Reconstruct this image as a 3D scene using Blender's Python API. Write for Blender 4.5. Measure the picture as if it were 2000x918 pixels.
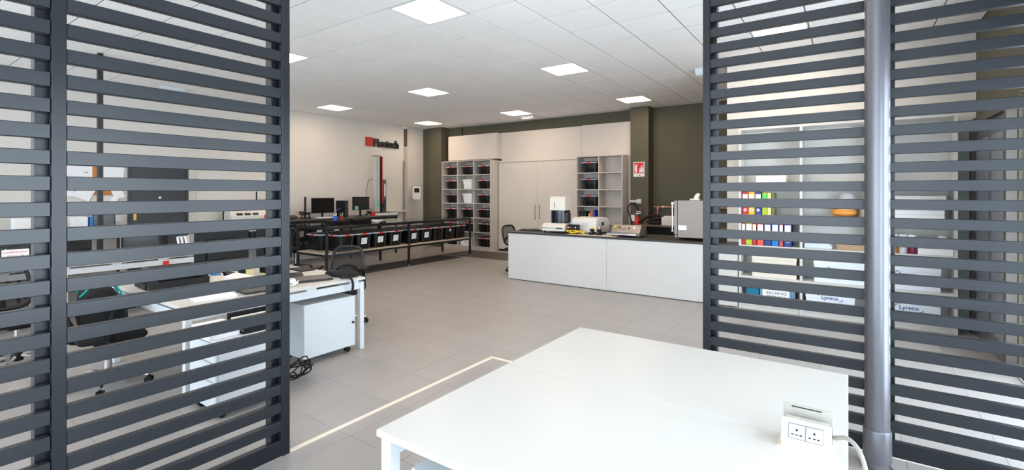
import bpy, bmesh, math, random
from mathutils import Vector, Matrix

# ------------------------------------------------------------------ camera, world, exposure
for o in list(bpy.data.objects):
    bpy.data.objects.remove(o)
SC = bpy.context.scene
COL = SC.collection
R = math.radians
EYE = 1.62          # lens height
CEIL = 3.57         # ceiling height
cam_d = bpy.data.cameras.new('camera')
cam = bpy.data.objects.new('camera', cam_d)
COL.objects.link(cam)
cam.location = (0, 0, EYE)
cam.rotation_euler = (R(90), 0, R(35))
cam_d.sensor_width = 36
cam_d.lens = 36 * 938 / 2000
cam_d.shift_y = -83 / 2000
cam_d.clip_start = 0.05
SC.camera = cam

w = bpy.data.worlds.new('daylight')
SC.world = w
w.use_nodes = True
bg = w.node_tree.nodes['Background']
bg.inputs[0].default_value = (0.83, 0.91, 1.0, 1)
bg.inputs[1].default_value = 6.0
SC.view_settings.view_transform = 'Standard'
SC.view_settings.look = 'None'
SC.view_settings.gamma = 1
SC.view_settings.use_curve_mapping = False
SC.view_settings.exposure = 0.78
LAMP = 12.0          # emission of the ceiling panels

random.seed(7)
rnd = random.uniform

# ------------------------------------------------------------------ materials
def lin(c):
    out = []
    for v in c:
        v /= 255
        out.append(v / 12.92 if v <= 0.04045 else ((v + 0.055) / 1.055) ** 2.4)
    return (*out, 1)

MATS = {}
def mat(name, rgb, rough=0.5, metal=0.0, var=0.05, scale=6.0, bump=0.0, spec=0.5, emit=0, coat=0, rand=0.0, stretch=None):
    if name in MATS:
        return MATS[name]
    m = bpy.data.materials.new(name)
    m.use_nodes = True
    nt = m.node_tree
    b = nt.nodes['Principled BSDF']
    c = lin(rgb)
    b.inputs['Base Color'].default_value = c
    b.inputs['Roughness'].default_value = rough
    b.inputs['Metallic'].default_value = metal
    b.inputs['Specular IOR Level'].default_value = spec
    b.inputs['Coat Weight'].default_value = coat
    if emit:
        b.inputs['Emission Color'].default_value = c
        b.inputs['Emission Strength'].default_value = emit
    if var or bump:
        tc = nt.nodes.new('ShaderNodeTexCoord')
        mp = nt.nodes.new('ShaderNodeMapping')
        if stretch:
            mp.inputs['Scale'].default_value = stretch
        nz = nt.nodes.new('ShaderNodeTexNoise')
        nz.inputs['Scale'].default_value = scale
        nz.inputs['Detail'].default_value = 5
        nt.links.new(tc.outputs['Object'], mp.inputs['Vector'])
        nt.links.new(mp.outputs[0], nz.inputs['Vector'])
        hs = nt.nodes.new('ShaderNodeHueSaturation')
        hs.inputs['Color'].default_value = c
        mr = nt.nodes.new('ShaderNodeMapRange')
        mr.inputs[1].default_value = 0.25
        mr.inputs[2].default_value = 0.75
        mr.inputs[3].default_value = 1 - var
        mr.inputs[4].default_value = 1 + var
        nt.links.new(nz.outputs[0], mr.inputs[0])
        src = mr.outputs[0]
        if rand:
            oi = nt.nodes.new('ShaderNodeObjectInfo')
            mr2 = nt.nodes.new('ShaderNodeMapRange')
            mr2.inputs[3].default_value = 1 - rand
            mr2.inputs[4].default_value = 1 + rand
            nt.links.new(oi.outputs['Random'], mr2.inputs[0])
            mu = nt.nodes.new('ShaderNodeMath')
            mu.operation = 'MULTIPLY'
            nt.links.new(src, mu.inputs[0])
            nt.links.new(mr2.outputs[0], mu.inputs[1])
            src = mu.outputs[0]
        nt.links.new(src, hs.inputs['Value'])
        nt.links.new(hs.outputs[0], b.inputs['Base Color'])
        if bump:
            bp = nt.nodes.new('ShaderNodeBump')
            bp.inputs['Strength'].default_value = bump
            bp.inputs['Distance'].default_value = 0.004
            nt.links.new(nz.outputs[0], bp.inputs['Height'])
            nt.links.new(bp.outputs[0], b.inputs['Normal'])
    MATS[name] = m
    return m

def print_mat(name, paper, ink, freq=60.0, amount=0.5, axis='Z'):
    """paper with small lines of unreadable print"""
    m = bpy.data.materials.new(name)
    m.use_nodes = True
    nt = m.node_tree
    b = nt.nodes['Principled BSDF']
    b.inputs['Roughness'].default_value = 0.7
    tc = nt.nodes.new('ShaderNodeTexCoord')
    wv = nt.nodes.new('ShaderNodeTexWave')
    wv.bands_direction = axis
    wv.inputs['Scale'].default_value = freq
    nz = nt.nodes.new('ShaderNodeTexNoise')
    nz.inputs['Scale'].default_value = freq * 1.6
    nt.links.new(tc.outputs['Object'], wv.inputs['Vector'])
    nt.links.new(tc.outputs['Object'], nz.inputs['Vector'])
    mu = nt.nodes.new('ShaderNodeMath')
    mu.operation = 'MULTIPLY'
    nt.links.new(wv.outputs['Fac'], mu.inputs[0])
    nt.links.new(nz.outputs[0], mu.inputs[1])
    gt = nt.nodes.new('ShaderNodeMath')
    gt.operation = 'GREATER_THAN'
    gt.inputs[1].default_value = 1 - amount
    nt.links.new(mu.outputs[0], gt.inputs[0])
    mx = nt.nodes.new('ShaderNodeMix')
    mx.data_type = 'RGBA'
    mx.inputs[6].default_value = lin(paper)
    mx.inputs[7].default_value = lin(ink)
    nt.links.new(gt.outputs[0], mx.inputs[0])
    nt.links.new(mx.outputs[2], b.inputs['Base Color'])
    MATS[name] = m
    return m

def mesh_mat(name, rgb, clear=0.45):
    """see-through woven net"""
    m = bpy.data.materials.new(name)
    m.use_nodes = True
    nt = m.node_tree
    b = nt.nodes['Principled BSDF']
    b.inputs['Base Color'].default_value = lin(rgb)
    b.inputs['Roughness'].default_value = 0.8
    t = nt.nodes.new('ShaderNodeBsdfTransparent')
    mx = nt.nodes.new('ShaderNodeMixShader')
    mx.inputs[0].default_value = 1 - clear
    nt.links.new(t.outputs[0], mx.inputs[1])
    nt.links.new(b.outputs[0], mx.inputs[2])
    nt.links.new(mx.outputs[0], nt.nodes['Material Output'].inputs[0])
    MATS[name] = m
    return m

def pane_mat(name, tint, gloss=0.12, rough=0.02):
    m = bpy.data.materials.new(name)
    m.use_nodes = True
    nt = m.node_tree
    nt.nodes.remove(nt.nodes['Principled BSDF'])
    t = nt.nodes.new('ShaderNodeBsdfTransparent')
    t.inputs[0].default_value = lin(tint)
    g = nt.nodes.new('ShaderNodeBsdfGlossy')
    g.inputs['Roughness'].default_value = rough
    lw = nt.nodes.new('ShaderNodeLayerWeight')
    lw.inputs[0].default_value = 0.35
    mr = nt.nodes.new('ShaderNodeMapRange')
    mr.inputs[3].default_value = gloss * 0.5
    mr.inputs[4].default_value = min(1, gloss * 5)
    nt.links.new(lw.outputs['Facing'], mr.inputs[0])
    mx = nt.nodes.new('ShaderNodeMixShader')
    nt.links.new(mr.outputs[0], mx.inputs[0])
    nt.links.new(t.outputs[0], mx.inputs[1])
    nt.links.new(g.outputs[0], mx.inputs[2])
    nt.links.new(mx.outputs[0], nt.nodes['Material Output'].inputs[0])
    MATS[name] = m
    return m

SLAT = mat('slat_paint', (28, 32, 38), 0.32, var=0.12, scale=5, spec=0.5, stretch=(0.6, 0.6, 6))
BLACK = mat('black_plastic', (13, 13, 14), 0.45, var=0.1, spec=0.25)
SATIN = mat('black_steel', (19, 20, 22), 0.42, var=0.08)
DARKGREY = mat('dark_grey_plastic', (46, 46, 48), 0.5)
WHITE = mat('white_laminate', (207, 205, 200), 0.35, var=0.012, scale=2)
WSTEEL = mat('white_steel', (208, 213, 217), 0.35, var=0.012)
CREAM = mat('cream_laminate', (214, 205, 196), 0.5, var=0.02, scale=3)
GREIGE = mat('greige_laminate', (203, 195, 187), 0.5, var=0.025, scale=3)
OLIVE = mat('olive_paint', (88, 84, 68), 0.75, var=0.04, scale=2.5, bump=0.05)
WALLW = mat('white_paint', (214, 209, 202), 0.8, var=0.02, scale=2, bump=0.05)
STEEL = mat('stainless', (142, 134, 126), 0.42, metal=0.7, var=0.05, scale=4, stretch=(1, 1, 12))
CHROME = mat('chrome', (215, 215, 218), 0.12, metal=1.0, var=0)
PIPEM = mat('grey_metallic_paint', (116, 116, 122), 0.34, metal=0.6, var=0.03, scale=10)
RED = mat('red_plastic', (206, 42, 30), 0.4)
PAPER = mat('paper', (240, 240, 240), 0.7, var=0.01)
LIDGREY = mat('pale_grey_plastic', (204, 206, 214), 0.4, var=0.03)
RUBBER = mat('black_rubber', (9, 9, 10), 0.8, var=0.1)
GLASS = pane_mat('green_glass', (214, 226, 218), 0.26, 0.05)
WINDOWG = pane_mat('window_glass', (248, 251, 252), 0.02)
NET = mesh_mat('black_net', (16, 16, 17), 0.35)
PRINT = print_mat('printed_label', (232, 232, 232), (90, 90, 92), 14, 0.42)
PRINTF = print_mat('printed_sheet', (240, 240, 242), (150, 152, 165), 22, 0.42)
BINBLK = mat('bin_black', (10, 10, 11), 0.4, var=0.12, scale=3, spec=0.3)
BINEDGE = mat('bin_corner_grey', (48, 50, 56), 0.4, var=0.06)
BEIGE = mat('beige_plastic', (222, 218, 208), 0.45, var=0.02)
YELLOW = mat('yellow_cable', (236, 204, 20), 0.45)
BLUE = mat('blue_plastic', (40, 78, 190), 0.45)
TEAL = mat('teal_fabric', (20, 168, 160), 0.7)
FABRIC = mat('black_fabric', (13, 13, 15), 0.85, var=0.15, scale=30)
ORANGE = mat('orange_card', (230, 110, 30), 0.6)
CARD = mat('brown_card', (176, 148, 118), 0.8, var=0.05)
BRASS = mat('brass', (190, 150, 80), 0.25, metal=1, var=0.05)
SCREEN = mat('screen_glass', (18, 18, 20), 0.18, var=0)

# ------------------------------------------------------------------ mesh helpers
class MB:
    def __init__(s):
        s.v, s.f = [], []
    def add(s, vs, fs):
        k = len(s.v)
        s.v += [tuple(q) for q in vs]
        s.f += [tuple(i + k for i in f) for f in fs]
        return s
    def box(s, x0, x1, y0, y1, z0, z1):
        return s.add([(x0, y0, z0), (x1, y0, z0), (x1, y1, z0), (x0, y1, z0), (x0, y0, z1), (x1, y0, z1), (x1, y1, z1), (x0, y1, z1)],
                     [(0, 3, 2, 1), (4, 5, 6, 7), (0, 1, 5, 4), (1, 2, 6, 5), (2, 3, 7, 6), (3, 0, 4, 7)])
    def taper(s, x0, x1, y0, y1, z0, z1, dx, dy):
        """box whose bottom is smaller by dx, dy each side"""
        return s.add([(x0 + dx, y0 + dy, z0), (x1 - dx, y0 + dy, z0), (x1 - dx, y1 - dy, z0), (x0 + dx, y1 - dy, z0),
                      (x0, y0, z1), (x1, y0, z1), (x1, y1, z1), (x0, y1, z1)],
                     [(0, 3, 2, 1), (4, 5, 6, 7), (0, 1, 5, 4), (1, 2, 6, 5), (2, 3, 7, 6), (3, 0, 4, 7)])
    def cyl(s, p0, p1, r0, r1=None, n=16):
        r1 = r0 if r1 is None else r1
        p0, p1 = Vector(p0), Vector(p1)
        d = (p1 - p0).normalized()
        a = d.orthogonal().normalized()
        b = d.cross(a)
        vs = []
        for p, r in ((p0, r0), (p1, r1)):
            for i in range(n):
                t = 2 * math.pi * i / n
                vs.append(p + a * (r * math.cos(t)) + b * (r * math.sin(t)))
        fs = [(i, (i + 1) % n, n + (i + 1) % n, n + i) for i in range(n)]
        fs += [tuple(range(n - 1, -1, -1)), tuple(range(n, 2 * n))]
        return s.add(vs, fs)
    def lathe(s, c, prof, n=20):
        """prof: list of (radius, z) from bottom to top"""
        vs = []
        for r, z in prof:
            for i in range(n):
                t = 2 * math.pi * i / n
                vs.append((c[0] + r * math.cos(t), c[1] + r * math.sin(t), c[2] + z))
        fs = []
        for k in range(len(prof) - 1):
            for i in range(n):
                j = (i + 1) % n
                fs.append((k * n + i, k * n + j, (k + 1) * n + j, (k + 1) * n + i))
        fs += [tuple(range(n - 1, -1, -1)), tuple(range((len(prof) - 1) * n, len(prof) * n))]
        return s.add(vs, fs)
    def tube(s, pts, r, n=8, closed=False):
        pts = [Vector(p) for p in pts]
        m = len(pts)
        vs = []
        a = None
        for i, p in enumerate(pts):
            if closed:
                d = pts[(i + 1) % m] - pts[i - 1]
            else:
                d = pts[min(i + 1, m - 1)] - pts[max(i - 1, 0)]
            if d.length < 1e-9:
                d = Vector((0, 0, 1))
            d.normalize()
            a = d.orthogonal().normalized() if a is None else (a - d * a.dot(d)).normalized()
            b = d.cross(a)
            for k in range(n):
                t = 2 * math.pi * k / n
                vs.append(p + a * (r * math.cos(t)) + b * (r * math.sin(t)))
        fs = []
        for i in range(m if closed else m - 1):
            j = (i + 1) % m
            for k in range(n):
                l = (k + 1) % n
                fs.append((i * n + k, i * n + l, j * n + l, j * n + k))
        if not closed:
            fs += [tuple(range(n - 1, -1, -1)), tuple(range((m - 1) * n, m * n))]
        return s.add(vs, fs)
    def prism(s, poly, axis, lo, hi):
        """polygon of 2-d points extruded along axis ('x': (y,z), 'y': (x,z), 'z': (x,y))"""
        def P(q, h):
            return {'x': (h, q[0], q[1]), 'y': (q[0], h, q[1]), 'z': (q[0], q[1], h)}[axis]
        n = len(poly)
        vs = [P(q, lo) for q in poly] + [P(q, hi) for q in poly]
        fs = [(i, (i + 1) % n, n + (i + 1) % n, n + i) for i in range(n)] + [tuple(range(n - 1, -1, -1)), tuple(range(n, 2 * n))]
        return s.add(vs, fs)
    def mesh(s, name, bevel=0.0, seg=1, smooth=False):
        me = bpy.data.meshes.new(name)
        me.from_pydata(s.v, [], s.f)
        bm = bmesh.new()
        bm.from_mesh(me)
        bmesh.ops.recalc_face_normals(bm, faces=bm.faces)
        if bevel:
            ed = [e for e in bm.edges if len(e.link_faces) == 2 and e.calc_face_angle(0) > R(40)]
            bmesh.ops.bevel(bm, geom=ed, offset=bevel, segments=seg, profile=0.5, affect='EDGES', clamp_overlap=True)
        bm.to_mesh(me)
        bm.free()
        if smooth:
            me.polygons.foreach_set('use_smooth', [True] * len(me.polygons))
            me.set_sharp_from_angle(angle=R(38))
        me.update()
        return me

def box(*a):
    return MB().box(*a)

def spline(pts, n=8):
    """smooth points through the given ones"""
    P = [Vector(p) for p in pts]
    P = [P[0] * 2 - P[1]] + P + [P[-1] * 2 - P[-2]]
    out = []
    for i in range(1, len(P) - 2):
        for k in range(n):
            t = k / n
            out.append(0.5 * ((2 * P[i]) + (P[i + 1] - P[i - 1]) * t + (2 * P[i - 1] - 5 * P[i] + 4 * P[i + 1] - P[i + 2]) * t * t
                              + (3 * P[i] - P[i - 1] - 3 * P[i + 1] + P[i + 2]) * t ** 3))
    out.append(P[-2])
    return out

def link(name, me, material, parent=None, loc=None, rotz=0):
    if material and not me.materials:
        me.materials.append(material)
    o = bpy.data.objects.new(name, me)
    COL.objects.link(o)
    if parent:
        o.parent = parent
    if loc:
        o.location = loc
    if rotz:
        o.rotation_euler.z = rotz
    return o

def part(name, mb, material, parent=None, bevel=0.0, seg=1, smooth=False, loc=None, label=None):
    o = link(name, mb.mesh(name, bevel, seg, smooth), material, parent, loc)
    if label:
        o['label'] = label
    return o

def tag(o, label, cat, group=None):
    o['label'] = label
    o['category'] = cat
    if group:
        o['group'] = group
    return o

def thing(name, label, cat, loc=(0, 0, 0), rotz=0, group=None):
    o = bpy.data.objects.new(name, None)
    o.empty_display_size = 0.1
    COL.objects.link(o)
    o.location = loc
    o.rotation_euler = (0, 0, rotz)
    return tag(o, label, cat, group)

def solo(name, mb, material, label, cat, group=None, loc=None, rotz=0, bevel=0.0, seg=1, smooth=False):
    return tag(link(name, mb.mesh(name, bevel, seg, smooth), material, None, loc, rotz), label, cat, group)

def struct(name, mb, material, label=None, bevel=0.0):
    o = link(name, mb.mesh(name, bevel), material)
    o['kind'] = 'structure'
    if label:
        o['label'] = label
    return o

def dup(root, loc, rotz, label, group=None):
    r = root.copy()
    COL.objects.link(r)
    r.location = loc
    r.rotation_euler = (0, 0, rotz)
    r['label'] = label
    if group:
        r['group'] = group
    for ch in list(root.children):
        c = ch.copy()
        COL.objects.link(c)
        c.parent = r
        for g in list(ch.children):
            d = g.copy()
            COL.objects.link(d)
            d.parent = c
    return r

def text(name, s, size, parent, material, at=(0, 0, 0), extrude=0.001, bold=0.0, align='LEFT', squeeze=1.0, spacing=1.0):
    """lettering in the local XZ plane, read from the -Y side"""
    cu = bpy.data.curves.new(name, 'FONT')
    cu.body = s
    cu.size = size
    cu.extrude = extrude
    cu.offset = bold
    cu.align_x = align
    cu.space_character = spacing
    cu.resolution_u = 3
    t = bpy.data.objects.new(name, cu)
    COL.objects.link(t)
    bpy.context.view_layer.update()
    me = bpy.data.meshes.new_from_object(t.evaluated_get(bpy.context.evaluated_depsgraph_get()))
    bpy.data.objects.remove(t)
    for v in me.vertices:
        x, y, z = v.co
        v.co = (x * squeeze + at[0], at[1] - z, y + at[2])
    me.materials.clear()
    me.name = name
    return link(name, me, material, parent)

# projection helper only used to pick which of many like tiles show largest
def seen_size(x, y, z):
    s, c = math.sin(R(35)), math.cos(R(35))
    fw = -s * x + c * y
    if fw < 0.4:
        return 0
    u = 1000 + 938 * (c * x + s * y) / fw
    v = 376 - 938 * (z - EYE) / fw
    if u < -60 or u > 2060 or v < -60 or v > 980:
        return 0
    return abs(z - EYE) / fw ** 3

# ------------------------------------------------------------------ room shell
X0, X1, Y0, Y1 = -10.8, 1.23, -3.2, 10.93
FLOORJ = mat('floor_joint', (146, 141, 137), 0.7, var=0.02)
FLOORT = mat('floor_tile', (160, 156, 153), 0.38, var=0.05, scale=1.6, bump=0.02, rand=0.025)
CEILT = mat('ceiling_tile', (248, 246, 244), 0.85, var=0.02, scale=12, rand=0.015)
CEILJ = mat('ceiling_grid', (74, 72, 70), 0.7, var=0)

floor = struct('floor', box(X0, X1, Y0, Y1, -0.1, -0.004), FLOORJ)
tiles = []
FT = 0.5
i0, i1 = math.floor((X0 + 2.215) / FT), math.ceil((X1 + 2.215) / FT)
j0, j1 = math.floor((Y0 - 4.0) / FT), math.ceil((Y1 - 4.0) / FT)
for i in range(i0, i1):
    for j in range(j0, j1):
        xa, xb = max(X0, -2.215 + i * FT), min(X1, -2.215 + (i + 1) * FT)
        ya, yb = max(Y0, 4.0 + j * FT), min(Y1, 4.0 + (j + 1) * FT)
        if xb - xa > 0.02 and yb - ya > 0.02:
            tiles.append((seen_size((xa + xb) / 2, (ya + yb) / 2, 0), xa, xb, ya, yb))
tiles.sort(reverse=True)
shared = {}
rest = MB()
g = 0.0012
for k, (sz, xa, xb, ya, yb) in enumerate(tiles):
    if k < 290 and sz > 0:
        key = (round(xb - xa, 3), round(yb - ya, 3))
        if key not in shared:
            hx, hy = key[0] / 2 - g, key[1] / 2 - g
            shared[key] = box(-hx, hx, -hy, hy, -0.004, 0).mesh('floor_tile')
        link('floor_tile', shared[key], FLOORT, floor, ((xa + xb) / 2, (ya + yb) / 2, 0))
    else:
        rest.box(xa + g, xb - g, ya + g, yb - g, -0.004, 0)
part('floor_tiles', rest, FLOORT, floor)['kind'] = 'stuff'

# ceiling: 0.6 m lay-in tiles
LIGHTS = {(0, -1): 'square ceiling light panel over the corner of the white line on the floor',
          (0, 4): 'square ceiling light panel between the white table and the white counter',
          (-5, 4): 'square ceiling light panel in front of the black lettering, second row',
          (-10, 4): 'square ceiling light panel close to the white wall, left of the black lettering',
          (-5, 9): 'square ceiling light panel above the closed cream cabinet doors',
          (0, 9): 'square ceiling light panel above the fire extinguisher sign pillar',
          (-10, 9): 'small far ceiling light panel in the corner above the wall lettering',
          (-5, -1): 'ceiling light panel half hidden by the dark screen post beside the opening',
          (5, 4): 'ceiling light panel seen through the slats above the office binders',
          (5, -1): 'ceiling light panel above the white double table',
          (0, -6): 'ceiling light panel over the window side of the enclosure',
          (-5, -6): 'ceiling light panel over the office chairs by the windows'}
ceiling = struct('ceiling', box(X0, X1, Y0, Y1, CEIL + 0.006, CEIL + 0.1), CEILJ)
ctiles = []
for i in range(-12, 10):
    for j in range(-13, 13):
        if (i, j) in LIGHTS:
            continue
        xa, xb = max(X0, -3.98 + i * .6), min(X1, -3.98 + (i + 1) * .6)
        ya, yb = max(Y0, 4.015 + j * .6), min(Y1, 4.015 + (j + 1) * .6)
        if xb - xa > 0.03 and yb - ya > 0.03:
            ctiles.append((seen_size((xa + xb) / 2, (ya + yb) / 2, CEIL), xa, xb, ya, yb))
ctiles.sort(reverse=True)
shared = {}
rest = MB()
g = 0.0065
for k, (sz, xa, xb, ya, yb) in enumerate(ctiles):
    if k < 295 and sz > 0:
        key = (round(xb - xa, 3), round(yb - ya, 3))
        if key not in shared:
            hx, hy = key[0] / 2 - g, key[1] / 2 - g
            shared[key] = box(-hx, hx, -hy, hy, 0, 0.006).mesh('ceiling_tile')
        link('ceiling_tile', shared[key], CEILT, ceiling, ((xa + xb) / 2, (ya + yb) / 2, CEIL))
    else:
        rest.box(xa + g, xb - g, ya + g, yb - g, CEIL, CEIL + 0.006)
part('ceiling_tiles', rest, CEILT, ceiling)['kind'] = 'stuff'

GLOW = mat('lamp_diffuser', (255, 228, 200), 0.5, var=0, emit=LAMP)
lamp0 = None
for (i, j), lab in LIGHTS.items():
    c = (-3.98 + i * .6 + .3, 4.015 + j * .6 + .3, CEIL - 0.002)
    if lamp0 is None:
        lamp0 = thing('ceiling_light', lab, 'light', c, 0, 'square ceiling light panels')
        f = MB()
        for s in (-1, 1):
            f.box(-.295, .295, s * .287 - .008, s * .287 + .008, -0.004, .007)
            f.box(s * .287 - .008, s * .287 + .008, -.279, .279, -0.004, .007)
        part('frame', f, WSTEEL, lamp0)
        part('diffuser', box(-.279, .279, -.279, .279, 0, .006), GLOW, lamp0)
    else:
        dup(lamp0, c, 0, lab)

# walls
struct('wall_left', box(X0 - .2, X0, Y0 - .2, Y1 + .2, -.1, CEIL + .1), WALLW)
struct('wall_back', box(X0, X1 + .2, Y1, Y1 + .2, -.1, CEIL + .1), OLIVE)
struct('wall_back_pilaster', box(-10.45, -9.95, 10.52, Y1, 0, CEIL), OLIVE)
struct('wall_back_filler', box(X0, -10.45, 10.62, Y1, 0, CEIL), OLIVE)
struct('wall_back_step', box(-9.95, -9.45, 10.87, Y1, 0, CEIL), OLIVE)
struct('wall_back_pillar', box(-4.1, -3.68, 10.6, Y1, 0, CEIL), OLIVE, 'olive painted pillar carrying the extinguisher sign')
WALLR = mat('rough_white_plaster', (224, 219, 212), 0.85, var=0.04, scale=18, bump=0.25)
struct('wall_right_block', box(-1.49, X1, 7.75, Y1, 0, CEIL), WALLR)
# window wall behind the camera and along the enclosure
def wall_y(name, y, t, holes, m):
    mb = MB()
    zlo, zhi = 0, CEIL + .1
    xs = X0
    for (a, b, z0, z1) in holes:
        mb.box(xs, a, y - t, y, zlo, zhi)
        mb.box(a, b, y - t, y, zlo, z0)
        mb.box(a, b, y - t, y, z1, zhi)
        xs = b
    mb.box(xs, X1, y - t, y, zlo, zhi)
    return struct(name, mb, m)
def wall_x(name, x, t, holes, m):
    mb = MB()
    ys = Y0
    for (a, b, z0, z1) in holes:
        mb.box(x, x + t, ys, a, 0, CEIL + .1)
        if z0 > 0:
            mb.box(x, x + t, a, b, 0, z0)
        mb.box(x, x + t, a, b, z1, CEIL + .1)
        ys = b
    mb.box(x, x + t, ys, Y1, 0, CEIL + .1)
    return struct(name, mb, m)
NH = [(-10.2, -8.0, .9, 2.9), (-7.4, -5.2, .9, 2.9), (-4.4, -1.9, .3, 2.9), (-1.5, .9, .3, 2.9)]
RH = [(-2.6, -.4, .3, 2.5), (0.0, 2.4, .3, 2.5), (2.8, 6.03, .04, 2.5)]
wall_y('wall_near', Y0, .25, NH, WALLW)
wall_x('wall_right', X1, .25, RH, OLIVE)
wn = 0
def window(axis, p, a, b, z0, z1, n):
    global wn
    wn += 1
    root = bpy.data.objects.new('window_%d' % wn, None)
    COL.objects.link(root)
    root['kind'] = 'structure'
    f = MB()
    t = 0.05
    def bar(u0, u1, za, zb):
        if axis == 'y':
            f.box(u0, u1, p - .07, p, za, zb)
        else:
            f.box(p, p + .07, u0, u1, za, zb)
    bar(a, b, z0, z0 + t); bar(a, b, z1 - t, z1)
    for k in range(n + 1):
        u = a + (b - a - t) * k / n
        bar(u, u + t, z0 + t, z1 - t)
    part('window_frame', f, WSTEEL, root, 0.003)
    for k in range(n):
        u0 = a + (b - a - t) * k / n + t
        u1 = a + (b - a - t) * (k + 1) / n
        mb = box(u0, u1, p - .04, p - .034, z0 + t, z1 - t) if axis == 'y' else box(p + .034, p + .04, u0, u1, z0 + t, z1 - t)
        part('pane', mb, WINDOWG, root)
    # light portal in the opening: guides daylight sampling
    ld = bpy.data.lights.new('window_portal', 'AREA')
    ld.shape = 'RECTANGLE'
    ld.size, ld.size_y = b - a, z1 - z0
    ld.cycles.is_portal = True
    lo = bpy.data.objects.new('window_portal', ld)
    COL.objects.link(lo)
    if axis == 'y':
        lo.location = ((a + b) / 2, p - .16, (z0 + z1) / 2)
        lo.rotation_euler = (R(90), 0, 0)
    else:
        lo.location = (p + .16, (a + b) / 2, (z0 + z1) / 2)
        lo.rotation_euler = (R(90), 0, R(90))
for h in NH:
    window('y', Y0 - .05, *h, 2)
for h in RH:
    window('x', X1 + .05, *h, 3)

# cream panelling on the back wall
struct('wall_back_panel_over_shelf', box(-9.75, -7.95, 10.62, Y1, 2.56, 3.275), CREAM, bevel=.002)
struct('wall_back_panel_over_cabinet', box(-7.95, -5.42, 10.85, Y1, 2.50, 3.285), CREAM, bevel=.002)
struct('wall_back_panel_beside_pillar', box(-5.42, -4.11, 10.78, Y1, 0, 3.285), CREAM, bevel=.002)

# inlaid strip on the floor, under the screens and round the open corner
STRIP = mat('pale_threshold', (232, 222, 206), 0.45, var=0.02)
struct('trim_1', MB().box(-2.885, -2.85, Y0, 3.735, 0, .004).box(-2.885, X1, 3.735, 3.77, 0, .004), STRIP)
MATG = mat('dark_floor_mat', (76, 71, 67), 0.6, var=0.06, scale=3)
solo('floor_mat', box(-8.66, -7.89, 5.3, 9.12, 0, .004), MATG, 'long dark grey floor mat lying under the glass topped bench', 'mat')
solo('floor_mat', box(-8.7, -5.7, 9.27, 10.40, 0, .004), MATG, 'dark grey floor mat in front of the cream cabinet doors', 'mat')

# right wall: dark door leaf beside the bright window, grey board beside the shelf
DOORG = mat('anthracite_door', (92, 94, 101), 0.35, var=0.05)
d2 = bpy.data.objects.new('door_2', None)
COL.objects.link(d2)
d2['kind'] = 'structure'
part('door_frame', MB().box(1.15, X1, 7.52, 7.60, 0, 2.45).box(1.15, X1, 6.04, 6.12, 0, 2.45).box(1.15, X1, 6.12, 7.52, 2.37, 2.45),
     mat('brown_frame', (74, 66, 60), 0.5), d2, .003)
part('door_leaf', box(1.19, X1, 6.12, 6.81, .01, 2.37), DOORG, d2, .003)
part('door_leaf', box(1.19, X1, 6.83, 7.52, .01, 2.37), DOORG, d2, .003)
for yy in (6.18, 6.89):
    part('door_panel', box(1.182, 1.19, yy, yy + .56, .2, 2.2), mat('door_inset', (120, 128, 140), 0.25), d2, .002)
solo('grey_board', box(1.04, 1.225, 7.70, 7.745, 0, 2.36), mat('grey_green_board', (172, 178, 175), 0.45, var=0.04),
     'tall narrow grey-green board standing between the white shelf and the corner', 'board')

# dark door in the white wall on the left
d1 = bpy.data.objects.new('door_1', None)
COL.objects.link(d1)
d1['kind'] = 'structure'
DOORB = mat('graphite_door', (50, 53, 60), 0.35, var=0.05)
part('door_leaf', box(X0, X0 + .03, 3.2, 4.09, 0.01, 2.12), DOORB, d1, .003)
part('door_frame', MB().box(X0, X0 + .05, 3.16, 3.2, 0, 2.17).box(X0, X0 + .05, 4.09, 4.13, 0, 2.17).box(X0, X0 + .05, 3.2, 4.09, 2.12, 2.17),
     mat('graphite_frame', (38, 40, 44), 0.4), d1, .003)
part('trim', box(X0, X0 + .03, 4.14, 4.27, 0, 2.2), mat('pale_trim', (205, 200, 192), 0.6), d1, .003)
hp = part('door_handle', MB().box(X0 + .03, X0 + .038, 3.24, 3.285, 1.11, 1.33).cyl((X0 + .03, 3.262, 1.27), (X0 + .075, 3.262, 1.27), .01).cyl((X0 + .07, 3.262, 1.27), (X0 + .07, 3.39, 1.275), .009),
          BRASS, d1, smooth=True)
part('peephole', MB().cyl((X0 + .03, 3.656, 1.522), (X0 + .036, 3.656, 1.522), .022), PAPER, d1)

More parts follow.
